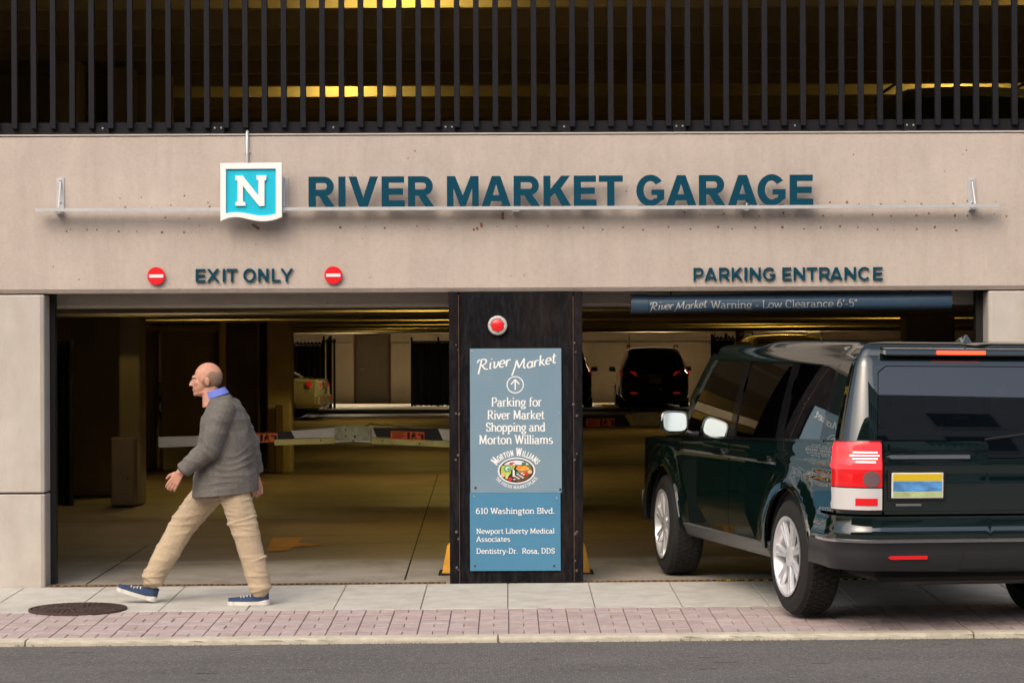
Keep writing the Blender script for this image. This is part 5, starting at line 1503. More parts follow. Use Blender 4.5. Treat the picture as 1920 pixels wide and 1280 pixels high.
    for sg in (1, -1):
        def pil_(xa, xb, xc, xd, nm='window_pillar', m_=None):
            gk.build(nm, m_ or BLACKG, root, [TG([(xa, belt_(xa)), (xb, belt_(xb)), (xd, 1.652), (xc, 1.652)])], -.004, .03, signs=(sg,))
        BLACKG = mat('gloss_black', (.006, .006, .007), .12, coat=.6)
        pil_(-.61, -.53, -.61, -.56); pil_(.20, .32, .16, .28); pil_(1.20, 1.32, 1.16, 1.26)
        gk.build('a_pillar', PAINT, root, [TG([(2.50, belt_(2.5)), (2.62, belt_(2.6)), (2.08, zt_ - .02), (1.98, 1.66)])], 0, .03, signs=(sg,))
        for (xa, xb, xc, xd, g_) in ((-.53, .20, -.56, .16, GLASSD), (.32, 1.20, .28, 1.16, GLASSD), (1.32, 2.50, 1.26, 1.98, GLASS)):
            gk.build('side_window', g_, root, [TG([(xa, belt_(xa) + .012), (xb, belt_(xb) + .012), (xd, 1.652), (xc, 1.652)])], -.012, .004, signs=(sg,), step=.07)
        # window seal / waist strip
        gk.build('waist_seal', BLACKG, root, [TG([(-.61, belt_(-.61) - .004), (-.61, belt_(-.61) + .014), (2.5, belt_(2.5) + .014), (2.5, belt_(2.5) - .004)])], .003, .02, signs=(sg,))
    # roof: rings closing inwards from the greenhouse top
    nseg = 24
    us = [0, .2, .4, .55, gk.s1] + [gk.s1 + (gk.s2 - gk.s1) * i / 6 for i in range(1, 7)] + [GS(x) for x in (-.6, -.3, 0, .3, .6, .8, .9, 1.0, 1.2, 1.5, 1.8, 2.0)]
    def zr(x):
        t = max(0, min(1, (1.25 - x) / .35)); t = t * t * (3 - 2 * t)
        return .036 * t
    base = [gk.pt(u, zt_) for u in us]
    rings = [(0, 0, 0), (.016, .018, .3), (.045, .032, .8), (.10, .042, 1), (.22, .048, 1), (.42, .052, 1)]
    V_, F_ = [], []
    full = base + [Vector((p.x, -p.y, p.z)) for p in base[::-1]]
    n = len(full)
    for (d, h, st) in rings:
        for p in full:
            nx = p.x + (d if p.x < -.9 + .17 else d * .0) * (1 if p.x < -.95 else max(0, (-.70 - p.x) / .25) if p.x < -.70 else 0)
            ny = p.y - math.copysign(min(d, abs(p.y)), p.y)
            V_.append((nx, ny, p.z + h + zr(p.x) * st * (1 if d > .01 else 0)))
    for r_i in range(len(rings) - 1):
        for i in range(n):
            F_.append((r_i * n + i, r_i * n + (i + 1) % n, (r_i + 1) * n + (i + 1) % n, (r_i + 1) * n + i))
    o = (len(rings) - 1) * n
    for i in range(n // 2 - 1): F_.append((o + i, o + i + 1, o + n - 2 - i, o + n - 1 - i))
    rf = MB(); rf.add(V_, F_); rf.build('roof', PAINT, root, smooth=True, auto=80)
    # roof rails
    for sg in ():
        MB().tube([(-.60, sg * .66, 1.78), (-.52, sg * .66, 1.832), (.85, sg * .66, 1.835), (.95, sg * .66, 1.80)], .014, 8).build('roof_rail', BLACKG, root, smooth=True)
    MB().hexa([(-.72, -.05, 1.78), (-.50, -.05, 1.78), (-.50, .05, 1.78), (-.72, .05, 1.78), (-.70, -.006, 1.862), (-.62, -.006, 1.84), (-.62, .006, 1.84), (-.70, .006, 1.862)]).build('antenna_fin', PAINT, root, bevel=.008)
    # windscreen, bonnet, dashboard
    mb = MB(); vs_ = []
    for i in range(9):
        y = -1 + 2 * i / 8
        for (x, z, w_) in ((2.62, 1.06, .86), (2.34, 1.38, .80), (2.03, 1.70, .74)):
            vs_.append((x + .10 * (1 - y * y), y * w_, z))
    mb.add(vs_, [(3 * i + j, 3 * i + 3 + j, 3 * i + 4 + j, 3 * i + 1 + j) for i in range(8) for j in range(2)]).build('windscreen', GLASS, root, smooth=True)
    mb = MB(); vs_ = []
    for i in range(9):
        y = -1 + 2 * i / 8
        for (x, z, w_) in ((2.60, 1.065, .90), (3.0, 1.055, .89), (3.4, 1.02, .84), (3.68, .94, .76)):
            vs_.append((x + .06 * (1 - y * y), y * w_, z + .035 * (1 - y ** 4)))
    mb.add(vs_, [(4 * i + j, 4 * i + 4 + j, 4 * i + 5 + j, 4 * i + 1 + j) for i in range(8) for j in range(3)]).build('bonnet', PAINT, root, smooth=True)
    MB().box(2.05, 2.55, -.80, .80, .80, 1.05).build('dashboard', DARKIN, root, bevel=.04)
    MB().box(-.95, 2.4, -.86, .86, .44, .50).build('cabin_floor', DARKIN, root)
    MB().box(-.94, -.90, -.84, .84, .50, 1.14).build('boot_lining', DARKIN, root)
    for sg in (1, -1): MB().box(-.90, 2.4, sg * .88 - .01, sg * .88 + .01, .50, 1.04).build('door_card', DARKIN, root)
    SEAT = mat('seat_fabric', (.03, .028, .026), .8)
    for (x, ys) in ((1.35, (-.38, .38)), (.45, (-.48, 0, .48))):
        for y in ys:
            st = MB().box(x, x + .52, y - .23, y + .23, .50, .78).build('seat', SEAT, root, bevel=.05)
            MB().hexa([(x - .06, y - .23, .72), (x + .08, y - .23, .72), (x + .08, y + .23, .72), (x - .06, y + .23, .72), (x - .18, y - .20, 1.28), (x - .08, y - .20, 1.28), (x - .08, y + .20, 1.28), (x - .18, y + .20, 1.28)]).build('seat_back', SEAT, st, bevel=.03)
            MB().box(x - .20, x - .10, y - .12, y + .12, 1.30, 1.48).build('headrest', SEAT, st, bevel=.03)
    # ----- lamps
    for sg in (1, -1):
        a0, a1 = tail + .012, GS(-.84)
        tl = sk.build('tail_lamp', REDL, root, [[(a0, .905), (a0, 1.176), (a0 + .012, 1.19), (a1, 1.183), (a1, .905)]], .016, .03, signs=(sg,), step=.03)
        sk.build('white_lens', CLEARL, tl, [[(a0, .762), (a0, .897), (a1, .897), (a1 - .02, .762)]], .016, .03, signs=(sg,), step=.03)
        sk.build('lamp_bezel', BEZEL, tl, [[(a0 - .006, .752), (a0 - .006, 1.197), (a1 + .006, 1.190), (a1 + .006, .752)]], .010, .02, signs=(sg,), step=.04)
        rr_ = [(a0 + .155 + .088 * math.cos(R(q)), 1.085 + .070 * math.sin(R(q))) for q in range(0, 360, 15)]
        sk.build('brake_lens', REDG, tl, [[(a0 + .006, 1.014), (a0 + .006, 1.172), (a0 + .016, 1.182), (a1 - .006, 1.176), (a1 - .006, 1.014)]], .020, .01, signs=(sg,), step=.03)
        for j, zz in enumerate((1.058, 1.078, 1.098, 1.118)):
            sk.build('bulb_strip', HOT, tl, [[(a0 + .02 + .012 * abs(j - 2), zz), (a0 + .02 + .012 * abs(j - 2), zz + .008), (a0 + .20 - .02 * abs(j - 2), zz + .008), (a0 + .20 - .02 * abs(j - 2), zz)]], .0225, .004, signs=(sg,), step=.03)
        gr = [(a0 + .066 + .052 * math.cos(R(q)), .955 + .050 * math.sin(R(q))) for q in range(0, 360, 20)]
        sk.build('indicator_lens', GREYL, tl, [gr], .021, .01, signs=(sg,), step=.03)
        sk.build('lower_lens', REDL, tl, [[(a0 + .03, .790), (a0 + .03, .835), (a0 + .16, .835), (a0 + .16, .790)]], .020, .01, signs=(sg,), step=.03)
    # high brake lamp, spoiler lip
    MB().hexa([(XR + .10, -.66, 1.722), (XR + .30, -.68, 1.742), (XR + .30, .68, 1.742), (XR + .10, .66, 1.722), (XR + .115, -.66, 1.765), (XR + .30, -.68, 1.80), (XR + .30, .68, 1.80), (XR + .115, .66, 1.765)]).build('spoiler', PAINT, root, bevel=.01)
    MB().box(XR + .094, XR + .104, -.02, .31, 1.733, 1.757).build('high_brake_lamp', mat('brake_bar_lit', (1, .06, .03), .3, emit=(1, .04, .015), estr=3.5), root, bevel=.003)
    # number plate, offset to the left
    P = sk.pt(.36, .93); px_, pz_ = P.x - .012, .915
    NPM = mat('plate_cream', (.70, .70, .62), .4)
    pl = MB().box(px_ - .006, px_, .305, .650, pz_ - .080, pz_ + .080).build('number_plate', NPM, root, bevel=.004)
    MB().box(px_ - .0075, px_ - .0062, .315, .640, pz_ + .030, pz_ + .072).build('yellow_band', mat('plate_yellow', (.70, .50, .02), .4), pl)
    MB().box(px_ - .0075, px_ - .0062, .315, .640, pz_ - .038, pz_ + .026).build('blue_band', mat('plate_blue', (.10, .30, .62), .4, noise=.6, nscale=9, stretch=(1, 1, 3)), pl)
    MB().box(px_ - .0075, px_ - .0062, .315, .640, pz_ - .070, pz_ - .042).build('green_band', mat('plate_green', (.42, .52, .22), .4, noise=.4, nscale=9), pl)
    MB().box(px_ - .001, px_ + .012, .285, .672, pz_ - .098, pz_ + .098).build('plate_recess', BLACK, root, bevel=.004)
    MB().box(XR - .022, XR - .004, -.55, -.28, .865, .885).build('badge', CHR, root, bevel=.002)
    MB().box(px_ - .004, px_ + .004, .45, .62, .785, .800).build('badge', mat('badge_grey', (.25, .26, .26), .4, metal=.6), root, bevel=.002)
    # wiper
    MB().tube([(XR + .0, .02, 1.20), (XR + .02, -.30, 1.235), (XR + .03, -.42, 1.24)], .010, 6).build('wiper', BLACK, root)
    # door mirrors
    MIRG = mat('mirror_shell', (.42, .49, .50), .12, metal=.9)
    for sg in (1, -1):
        def rr4(x_, grow, n_=28):
            o_ = []
            for k_ in range(n_):
                a_ = 2 * PI * k_ / n_; c_, s_ = math.cos(a_), math.sin(a_)
                o_.append((x_ + .16 * 0, sg * (1.082 + (.093 + grow) * math.copysign(abs(c_) ** .55, c_)), 1.192 + (.072 + grow) * math.copysign(abs(s_) ** .55, s_)))
            return o_
        R4 = [rr4(2.165, .004), rr4(2.170, .011), rr4(2.20, .013), rr4(2.245, .002), rr4(2.285, -.030)]
        tiltz = lambda p: (p[0] + (p[2] - 1.19) * .17, p[1], p[2])
        mm = MB(); nn_4 = len(R4[0]); mm.add([tiltz(p) for r4 in R4 for p in r4], [(a4 * nn_4 + b4, a4 * nn_4 + (b4 + 1) % nn_4, (a4 + 1) * nn_4 + (b4 + 1) % nn_4, (a4 + 1) * nn_4 + b4) for a4 in range(4) for b4 in range(nn_4)] + [tuple(range(nn_4)), tuple(range(4 * nn_4, 5 * nn_4))])
        m_ = mm.build('door_mirror', PAINT, root, smooth=True)
        MB().ngon([tiltz(p) for p in rr4(2.1635, -.004)]).build('mirror_glass', MIRG, m_)
        MB().tube([(2.24, sg * .90, 1.09), (2.23, sg * .99, 1.12)], .022, 8).build('mirror_arm', BLACKG, m_)
    for (x, y, sd) in ((0, .83, 1), (0, -.83, -1), (2.885, .83, 1), (2.885, -.83, -1)):
        make_wheel(root, x, y, .384, sd, steer=R(-5) if x > 1 else 0, spin=.35 if x > 1 else .1)
    return root
ofr = make_offroader()
# rear axle 17.45 m from the camera, heading 13 degrees left of straight in
head = R(13.2)
rx, ry = 1.96 + .83 * math.cos(head), -2.18 + .83 * math.sin(head)
ofr.rotation_euler = (R(.6), R(-.55), PI / 2 + head)
ofr.location = (rx, ry, ground_z(rx, ry) + .004)

# ------------------------------------------------------------------ parked cars: simpler lofted bodies
def make_parked(name, label, cat, paint, kind='suv', ln=4.5, hw=.91, ht=1.68, group=None):
    root = thing(name, label, cat, group=group)
    # stations along x (rear to front): (x, half-width low, belt z, roof half-width, roof z)
    if kind == 'suv':
        st = [(-.02, .80, .92, .78, .96), (.04, .96, 1.00, .88, 1.04), (.24, 1, 1.04, .74, ht - .14), (.52, 1, 1.03, .72, ht - .02), (1.3, 1, 1.02, .74, ht), (2.1, 1, 1.00, .74, ht - .03), (2.45, 1, .99, .72, ht - .14), (3.2, 1, .98, .90, 1.02), (4.1, .95, .88, .80, .92), (ln, .80, .66, .70, .68)]
    else:
        st = [(-.02, .76, .78, .70, .84), (.05, .94, .90, .84, .96), (.55, 1, .94, .84, .99), (.95, 1, .95, .74, 1.22), (1.45, 1, .94, .72, ht - .02), (2.2, 1, .93, .73, ht), (2.7, 1, .92, .70, ht - .14), (3.35, 1, .91, .84, .95), (4.2, .94, .80, .80, .84), (ln, .76, .60, .66, .62)]
    V_, F_ = [], []; K = 8
    def sec(x, w, zb_, wr, zr_):
        w = w * hw; wr = wr * hw
        return [(x, w * .90, .26), (x, w, .42), (x, w, .70), (x, w * .985, zb_), (x, wr + (w * .985 - wr) * .06, zb_ + (zr_ - zb_) * .86), (x, wr * .86, zb_ + (zr_ - zb_) * .97), (x, wr * .45, zr_), (x, 0, zr_ + .01)]
    secs = [sec(*q) for q in st]
    for s_ in secs: V_ += s_ + [(p[0], -p[1], p[2]) for p in s_]
    gl_f, bd_f = [], []
    for i in range(len(secs) - 1):
        for sd in (0, K):
            for k in range(K - 1):
                f = (i * 16 + sd + k, (i + 1) * 16 + sd + k, (i + 1) * 16 + sd + k + 1, i * 16 + sd + k + 1)
                if sd: f = f[::-1]
                isg = False
                hi = st[i][4] - st[i][2] > .25 or st[i + 1][4] - st[i + 1][2] > .25
                if hi and k == 3 and st[i][4] - st[i][2] > .2 and st[i + 1][4] - st[i + 1][2] > .2: isg = True
                if k >= 3 and ((kind == 'suv' and i == 1) or (kind != 'suv' and i in (2, 3))): isg = True
                if k >= 3 and ((kind == 'suv' and i == 6) or (kind != 'suv' and i == 6)): isg = True
                (gl_f if isg else bd_f).append(f)
    n = len(secs)
    bd_f += [tuple([k for k in range(K)] + [8 + k for k in range(K - 2, -1, -1)]), tuple([(n - 1) * 16 + k for k in range(K)] + [(n - 1) * 16 + 8 + k for k in range(K - 2, -1, -1)])]
    def sub(nm, fl, m_):
        used = sorted({i for f in fl for i in f}); mp = {v: k for k, v in enumerate(used)}
        mb = MB(); mb.add([V_[i] for i in used], [tuple(mp[i] for i in f) for f in fl])
        return mb.build(nm, m_, root, smooth=True, auto=34)
    sub('body', bd_f, paint); sub('glazing', gl_f, mat('parked_glass', (.01, .011, .011), .06, spec=.8))
    r = .34 if kind == 'suv' else .31
    for x in (.82, ln - .95):
        for sg in (1, -1):
            w_ = MB().lathe([(r * .62, sg * .02), (r * .66, sg * .105), (r * .92, sg * .11), (r, sg * .08), (r, -sg * .08), (r * .92, -sg * .11), (r * .5, -sg * .11)], 28, 'Y', (x, sg * (hw - .10), r)).build('wheel', TYRE, root, smooth=True)
            MB().lathe([(.0001, sg * .09), (r * .2, sg * .095), (r * .6, sg * .06), (r * .65, sg * .10)], 20, 'Y', (x, sg * (hw - .10), r)).build('rim', RIM, w_, smooth=True)
    MB().box(.25, ln - .4, -hw + .18, hw - .18, .18, .40).build('underbody', DARKIN, root)
    MB().box(-.07, .10, -hw * .93, hw * .93, .32, .58).build('bumper', PLAST if kind == 'suv' else paint, root, bevel=.04)
    zl = .92 if kind == 'suv' else .76
    for sg in (1, -1):
        MB().hexa([(-.045, sg * hw * .52, zl), (.16, sg * hw * .995 + .008 * sg, zl), (.24, sg * hw * 1.0 + .008 * sg, zl + .05), (.0, sg * hw * .52, zl + .04),
                   (-.035, sg * hw * .58, zl + .12), (.16, sg * hw * .99 + .008 * sg, zl + .15), (.26, sg * hw * .99 + .008 * sg, zl + .14), (.02, sg * hw * .58, zl + .12)]).build('tail_lamp', mat('parked_red', (.45, .01, .01), .2, coat=.8, emit=(1, .03, .02), estr=.10), root, bevel=.008)
        MB().box(-.082, -.07, sg * hw * .62 - .09, sg * hw * .62 + .09, .46, .50).build('reflector', mat('parked_red', (1, 0, 0)), root)
        MB().hexa([(ln - 2.25, sg * (hw + .03), 1.02), (ln - 2.13, sg * (hw + .03), 1.02), (ln - 2.15, sg * (hw + .22), 1.04), (ln - 2.23, sg * (hw + .22), 1.04), (ln - 2.25, sg * (hw + .05), 1.15), (ln - 2.13, sg * (hw + .05), 1.15), (ln - 2.15, sg * (hw + .20), 1.16), (ln - 2.23, sg * (hw + .20), 1.16)]).build('door_mirror', paint, root, bevel=.02)
        if kind == 'suv': MB().tube([(.65, sg * hw * .70, ht + .0), (.75, sg * hw * .70, ht + .045), (2.1, sg * hw * .70, ht + .04), (2.2, sg * hw * .70, ht - .01)], .016, 6).build('roof_rail', BLACK, root)
    MB().box(-.05, -.035, -.16, .16, .74, .89).build('number_plate', mat('parked_plate', (.30, .28, .18), .5), root, bevel=.004)
    return root
def pos(o, x, y, z, rz, label=None):
    o.location = (x, y, z); o.rotation_euler = (0, 0, rz)
    if label: o['label'] = label
BLK = mat('paint_black', (.008, .008, .009), .4, coat=1, metal=.2)
pc = make_parked('parked_suv', 'black SUV parked tail-out against the far wall, seen right of the pillar', 'car', BLK, 'suv')
Z0 = 69.5
pos(pc, at(1228, Z0), Z0 - DIST, .0, PI / 2)
p2 = copy_tree(pc, None, label='black SUV parked beyond the pillar, only its right flank and mirror showing')
pos(p2, at(1112, Z0) - .93, Z0 - DIST, .0, PI / 2)
for o_ in (pc, p2): o_['group'] = 'black cars parked at the far wall'
SIL = mat('paint_champagne', (.60, .57, .48), .25, coat=1, metal=.3)
p3 = make_parked('parked_car', 'pale champagne sedan half hidden behind the yellowish column at the back', 'car', SIL, 'sedan', 4.6, .90, 1.45)
Z0 = 64.0
pos(p3, at(606, Z0), Z0 - DIST, .0, PI - R(7))
YEL = mat('paint_yellow', (.80, .62, .16), .25, coat=1)
p4 = make_parked('parked_van', 'tall yellow vehicle whose roof shows above the green off-roader', 'van', YEL, 'suv', 4.6, .94, 1.94)
Z0 = 49.0
pos(p4, at(1488, Z0), Z0 - DIST, .0, PI / 2 + R(4))
p5 = make_parked('parked_car', 'dark car on the upper deck, only its roof visible behind the railing', 'car', BLK, 'suv', 4.5, .93, 1.66)
pos(p5, at(1830, 25.6), 25.6 - DIST, 2.66, PI / 2)
# ------------------------------------------------------------------ walking man
def capsule(mb, a, b, ra, rb, n=14, sy=1.0):
    """closed tapered limb between two joints; sy flattens it sideways"""
    a, b = Vector(a), Vector(b); d = (b - a); L_ = d.length; d = d / L_
    pts, rs = [], []
    for i in range(5): t = math.pi / 2 * (i / 4); pts.append(a - d * ra * math.cos(t)); rs.append(max(.001, ra * math.sin(t)))
    for i in range(1, 5): pts.append(a + d * L_ * i / 5); rs.append(ra + (rb - ra) * i / 5)
    for i in range(5): t = math.pi / 2 * (i / 4); pts.append(b + d * rb * math.sin(t)); rs.append(max(.001, rb * math.cos(t)))
    m = MB(); m.tube(pts, rs, n)
    if sy != 1:
        yc = (a.y + b.y) / 2; m.v = [(v[0], yc + (v[1] - yc) * sy, v[2]) for v in m.v]
    mb.add(m.v, m.f)
def ellipsoid(mb, c, r, rot=0.0, n=20):
    m = MB(); prof = [(max(.0008, math.sin(PI * i / 12)), -math.cos(PI * i / 12)) for i in range(13)]
    m.lathe(prof, n, 'Z'); m.f += [tuple(range(n))[::-1], tuple(range(12 * n, 13 * n))]
    c_, s_ = math.cos(rot), math.sin(rot)
    out = []
    for v in m.v:
        x, y, z = v[0] * r[0], v[1] * r[1], v[2] * r[2]
        out.append((c[0] + x * c_ + z * s_, c[1] + y, c[2] - x * s_ + z * c_))
    mb.add(out, m.f)
def loft(mb, rings, n=24, p=2.3):
    """rings: (cx, cy, cz, rx, ry, tilt) stacked ellipses"""
    vs_ = []
    for (cx, cy, cz, rx, ry, tl) in rings:
        for k in range(n):
            a_ = 2 * PI * k / n; c_, s_ = math.cos(a_), math.sin(a_)
            x = rx * math.copysign(abs(c_) ** (2 / p), c_); y = ry * math.copysign(abs(s_) ** (2 / p), s_)
            vs_.append((cx + x * math.cos(tl), cy + y, cz + x * math.sin(tl)))
    fs = [(i * n + k, i * n + (k + 1) % n, (i + 1) * n + (k + 1) % n, (i + 1) * n + k) for i in range(len(rings) - 1) for k in range(n)]
    fs += [tuple(range(n))[::-1], tuple(range((len(rings) - 1) * n, len(rings) * n))]
    mb.add(vs_, fs)
def fold_fn(amp, wl, stretch, warp, seed, centres):
    """cloth folds: warped ridges across the limb, strongest near the given bends"""
    def f(p):
        q_ = Vector((p.x * stretch[0], p.y * stretch[1], p.z * stretch[2])) + Vector((seed, 0, seed * 2))
        n1 = mnoise.noise(q_ * 3.1) * warp; n2 = mnoise.noise(q_ * 7.3) * warp * .4
        t = (q_.z + n1 + n2) / wl * PI
        ridge = (1 - abs(math.sin(t))) ** 1.6
        k = .25
        for (c, r) in centres: k = max(k, math.exp(-((p - Vector(c)).length / r) ** 2))
        m2 = .5 + .5 * mnoise.noise(q_ * 2.2 + Vector((9, 3, 1)))
        return amp * (ridge - .35) * k * (.45 + m2) 
    return f
def fuse(name, mb, m, parent, voxel, smooth=4, wrinkle=None, folds=None):
    """melts overlapping closed volumes into one continuous skin"""
    me = mb.mesh('tmp', m); o = bpy.data.objects.new('tmp', me); COL.objects.link(o)
    md = o.modifiers.new('r', 'REMESH'); md.mode = 'VOXEL'; md.voxel_size = voxel
    sm = o.modifiers.new('s', 'SMOOTH'); sm.factor = .5; sm.iterations = smooth
    if wrinkle:
        for i, (sc, st) in enumerate(wrinkle):
            tx = bpy.data.textures.new('w%d' % i, 'CLOUDS'); tx.noise_scale = sc; tx.noise_depth = 1
            dm = o.modifiers.new('d%d' % i, 'DISPLACE'); dm.texture = tx; dm.strength = st; dm.mid_level = .5; dm.texture_coords = 'LOCAL'
    dg = bpy.context.evaluated_depsgraph_get()
    me2 = bpy.data.meshes.new_from_object(o.evaluated_get(dg))
    bpy.data.objects.remove(o); bpy.data.meshes.remove(me)
    if folds:
        ns = [v.normal.copy() for v in me2.vertices]
        for v, n_ in zip(me2.vertices, ns):
            v.co += n_ * sum(f(v.co) for f in folds)
    me2.polygons.foreach_set('use_smooth', [True] * len(me2.polygons))
    if not me2.materials: me2.materials.append(m)
    return link(name, me2, parent)

PX, PY, PZ = -1.98, -1.13, ground_z(-1.98, -1.13)
man = thing('person', 'man in dark grey jacket, blue collar and khaki trousers striding left past the exit', 'person', (PX, PY, PZ))
SKIN = mat('skin', (.52, .27, .19), .5, noise=.12, nscale=38, bump=.25, bscale=400, grime_or_shade=((.50, .19, .13), .5, 14, (1, 1, 1)), spec=.4)
JACK = mat('jacket_grey', (.135, .126, .116), .95, noise=.28, nscale=90, bump=.5, bscale=260, grime_or_shade=[((.075, .07, .066), .75, 5, (1.5, 1.5, .8)), ((.22, .21, .19), .4, 26, (1, 1, 1))])
TROU = mat('khaki', (.46, .365, .25), .9, noise=.08, nscale=40, bump=.3, bscale=260, grime_or_shade=((.36, .28, .19), .6, 5, (1, 1, 1)))
COLL = mat('shirt_blue', (.14, .19, .62), .8, noise=.08, nscale=20)
NAVY = mat('shoe_navy', (.020, .045, .105), .75, noise=.15, nscale=60, bump=.3, bscale=300)
SOLE = mat('shoe_sole', (.62, .60, .55), .7, noise=.08, nscale=30)
HAIR = mat('hair_cropped', (.27, .175, .125), .9, noise=.3, nscale=160, bump=.6, bscale=400)
# local frame: x forward is negative, z up from the pavement, y towards the garage positive
q = lambda X, y, z: (X - PX, y, z - PZ)
NEAR, FAR = -1, 1
def leg_joints(side):
    return ((q(-1.955, -.095, .87), q(-1.835, -.10, .475), q(-1.735, -.10, .085)) if side == NEAR else
            (q(-1.985, .095, .87), q(-2.285, .095, .535), q(-2.515, .09, .135)))
def arm_joints(side):
    return ((q(-1.985, -.185, 1.325), q(-2.075, -.245, 1.055), q(-2.27, -.235, .905)) if side == NEAR else
            (q(-1.975, .185, 1.325), q(-1.845, .245, 1.09), q(-1.80, .25, .86)))
b = MB()
hx, hz = -2.115, 1.545
tl = -.06
ellipsoid(b, q(hx + .012, 0, hz + .015), (.098, .076, .100), .10)          # skull
ellipsoid(b, q(hx - .045, 0, hz - .045), (.052, .058, .072), .0)           # face
ellipsoid(b, q(hx - .030, 0, hz - .092), (.055, .048, .030), -.15)         # jaw
ellipsoid(b, q(hx - .078, 0, hz - .106), (.016, .020, .016))               # chin
ellipsoid(b, q(hx - .085, 0, hz + .012), (.018, .048, .014), .1)           # brow
capsule(b, q(hx - .090, 0, hz + .002), q(hx - .112, 0, hz - .040), .008, .013, 10)  # nose
ellipsoid(b, q(hx - .104, 0, hz - .043), (.013, .017, .009))
ellipsoid(b, q(hx - .088, 0, hz - .072), (.013, .024, .006)); ellipsoid(b, q(hx - .086, 0, hz - .084), (.013, .022, .007))
for sd in (-1, 1):
    ellipsoid(b, q(hx - .062, sd * .040, hz - .028), (.026, .020, .022))     # cheek
    ellipsoid(b, q(hx + .012, sd * .079, hz - .018), (.019, .008, .031), -.2)  # ear
    ellipsoid(b, q(hx + .016, sd * .085, hz - .010), (.014, .005, .022), -.2)
loft(b, [(hx + .035 - PX, 0, hz - .13 - PZ - .06, .066, .064, .2), (hx + .024 - PX, 0, hz - .06 - PZ, .056, .056, .2)])
capsule(b, q(-2.06, 0, 1.36), q(hx + .02, 0, 1.49), .062, .056)
loft(b, [(q(-1.97, 0, .84)[0], 0, .84 - PZ, .12, .155, 0), (q(-1.975, 0, 1.0)[0], 0, 1.0 - PZ, .115, .145, 0), (q(-1.985, 0, 1.2)[0], 0, 1.2 - PZ, .115, .155, 0),
         (q(-2.0, 0, 1.33)[0], 0, 1.33 - PZ, .095, .17, 0), (q(-2.03, 0, 1.39)[0], 0, 1.39 - PZ, .06, .08, 0)])
for sd in (NEAR, FAR):
    h_, k_, a_ = leg_joints(sd)
    capsule(b, h_, k_, .078, .052); capsule(b, k_, a_, .050, .036)
    s_, e_, w_ = arm_joints(sd)
    capsule(b, s_, e_, .046, .038); capsule(b, e_, w_, .037, .026)
    # hand: palm, four unequal curled fingers, thumb from the side of the palm
    w_ = Vector(w_); d = (w_ - Vector(e_)).normalized(); up_ = Vector((0, 1, 0)) * -sd
    d = (d * .8 + Vector((0, 0, -.45))).normalized()
    side_ = Vector((0, sd, 0)); fr = d.cross(side_).normalized()          # across the palm
    if fr.x > 0: fr = -fr
    inn = Vector((0, -sd, 0))
    for i, o_ in enumerate((-.024, -.008, .008, .024)):
        capsule(b, w_ + fr * o_ * .6, w_ + d * .088 + fr * o_ * 1.15, .014, .0125, 10)
    for i, (o_, ln) in enumerate(((.0315, .072), (.0105, .082), (-.0105, .076), (-.0315, .060))):
        p0 = w_ + d * .092 + fr * o_; p1 = p0 + d * ln * .48 + inn * .008; p2 = p1 + d * ln * .26 + inn * .020; p3 = p2 + inn * ln * .24 + d * .004
        capsule(b, p0, p1, .0092, .0088, 8); capsule(b, p1, p2, .0086, .0080, 8); capsule(b, p2, p3, .0080, .0070, 8)
    t0 = w_ + d * .030 + fr * .028; t1 = t0 + d * .034 + fr * .026 + inn * .012; t2 = t1 + d * .032 + fr * .004 + inn * .010
    capsule(b, t0, t1, .012, .0105, 8); capsule(b, t1, t2, .0102, .0085, 8)
    # bare foot volume inside the shoe
    if sd == NEAR: capsule(b, a_, (a_[0] - .02, a_[1], .055), .034, .034)
    else: capsule(b, a_, (a_[0] - .03, a_[1], a_[2] - .03), .034, .034)
body = fuse('body', b, SKIN, man, .0045, 3)
for sd in (-1, 1):
    ey = MB(); ellipsoid(ey, q(hx - .0835, sd * .030, hz - .008), (.0085, .0105, .0060), n=12)
    e_ = ey.build('eye', mat('eye_white', (.65, .62, .58), .2), man, smooth=True, auto=False)
    ey = MB(); ellipsoid(ey, q(hx - .0905, sd * .031, hz - .008), (.004, .0052, .0055), n=10); ey.build('iris', mat('iris_dark', (.03, .02, .015), .1), e_, smooth=True, auto=False)
    br = MB(); capsule(br, q(hx - .098, sd * .018, hz + .012), q(hx - .088, sd * .046, hz + .012), .0045, .003, 8); br.build('eyebrow', HAIR, man, smooth=True)
# cropped hair round the back and sides, bald on top
hm = MB(); n = 28; vs_ = []
for i in range(9):
    v_ = -66 + i * 11.5
    for k in range(n + 1):
        lim = 114 * (1 - .30 * max(0, (i - 4) / 4) - .20 * max(0, (3 - i) / 3)); a_ = R(-lim + 2 * lim * k / n + (random.uniform(-3, 3) if k in (0, n) else 0))
        edge = 1 - .06 * (abs(k - n / 2) / (n / 2)) ** 6
        rr = 1.022 if 0 < i < 8 and 0 < k < n else .97
        X = .098 * rr * math.cos(a_) * math.cos(R(v_)); Yy = .0775 * rr * math.sin(a_) * math.cos(R(v_)); Z = .100 * rr * math.sin(R(v_)) 
        c_, s_ = math.cos(.10), math.sin(.10)
        vs_.append((hx + .012 + X * c_ + Z * s_ - PX, Yy, hz + .015 - X * s_ + Z * c_ - PZ))
fs = [(i * (n + 1) + k, i * (n + 1) + k + 1, (i + 1) * (n + 1) + k + 1, (i + 1) * (n + 1) + k) for i in range(8) for k in range(n)]
hm.add(vs_, fs).build('hair', HAIR, man, smooth=True, auto=False)

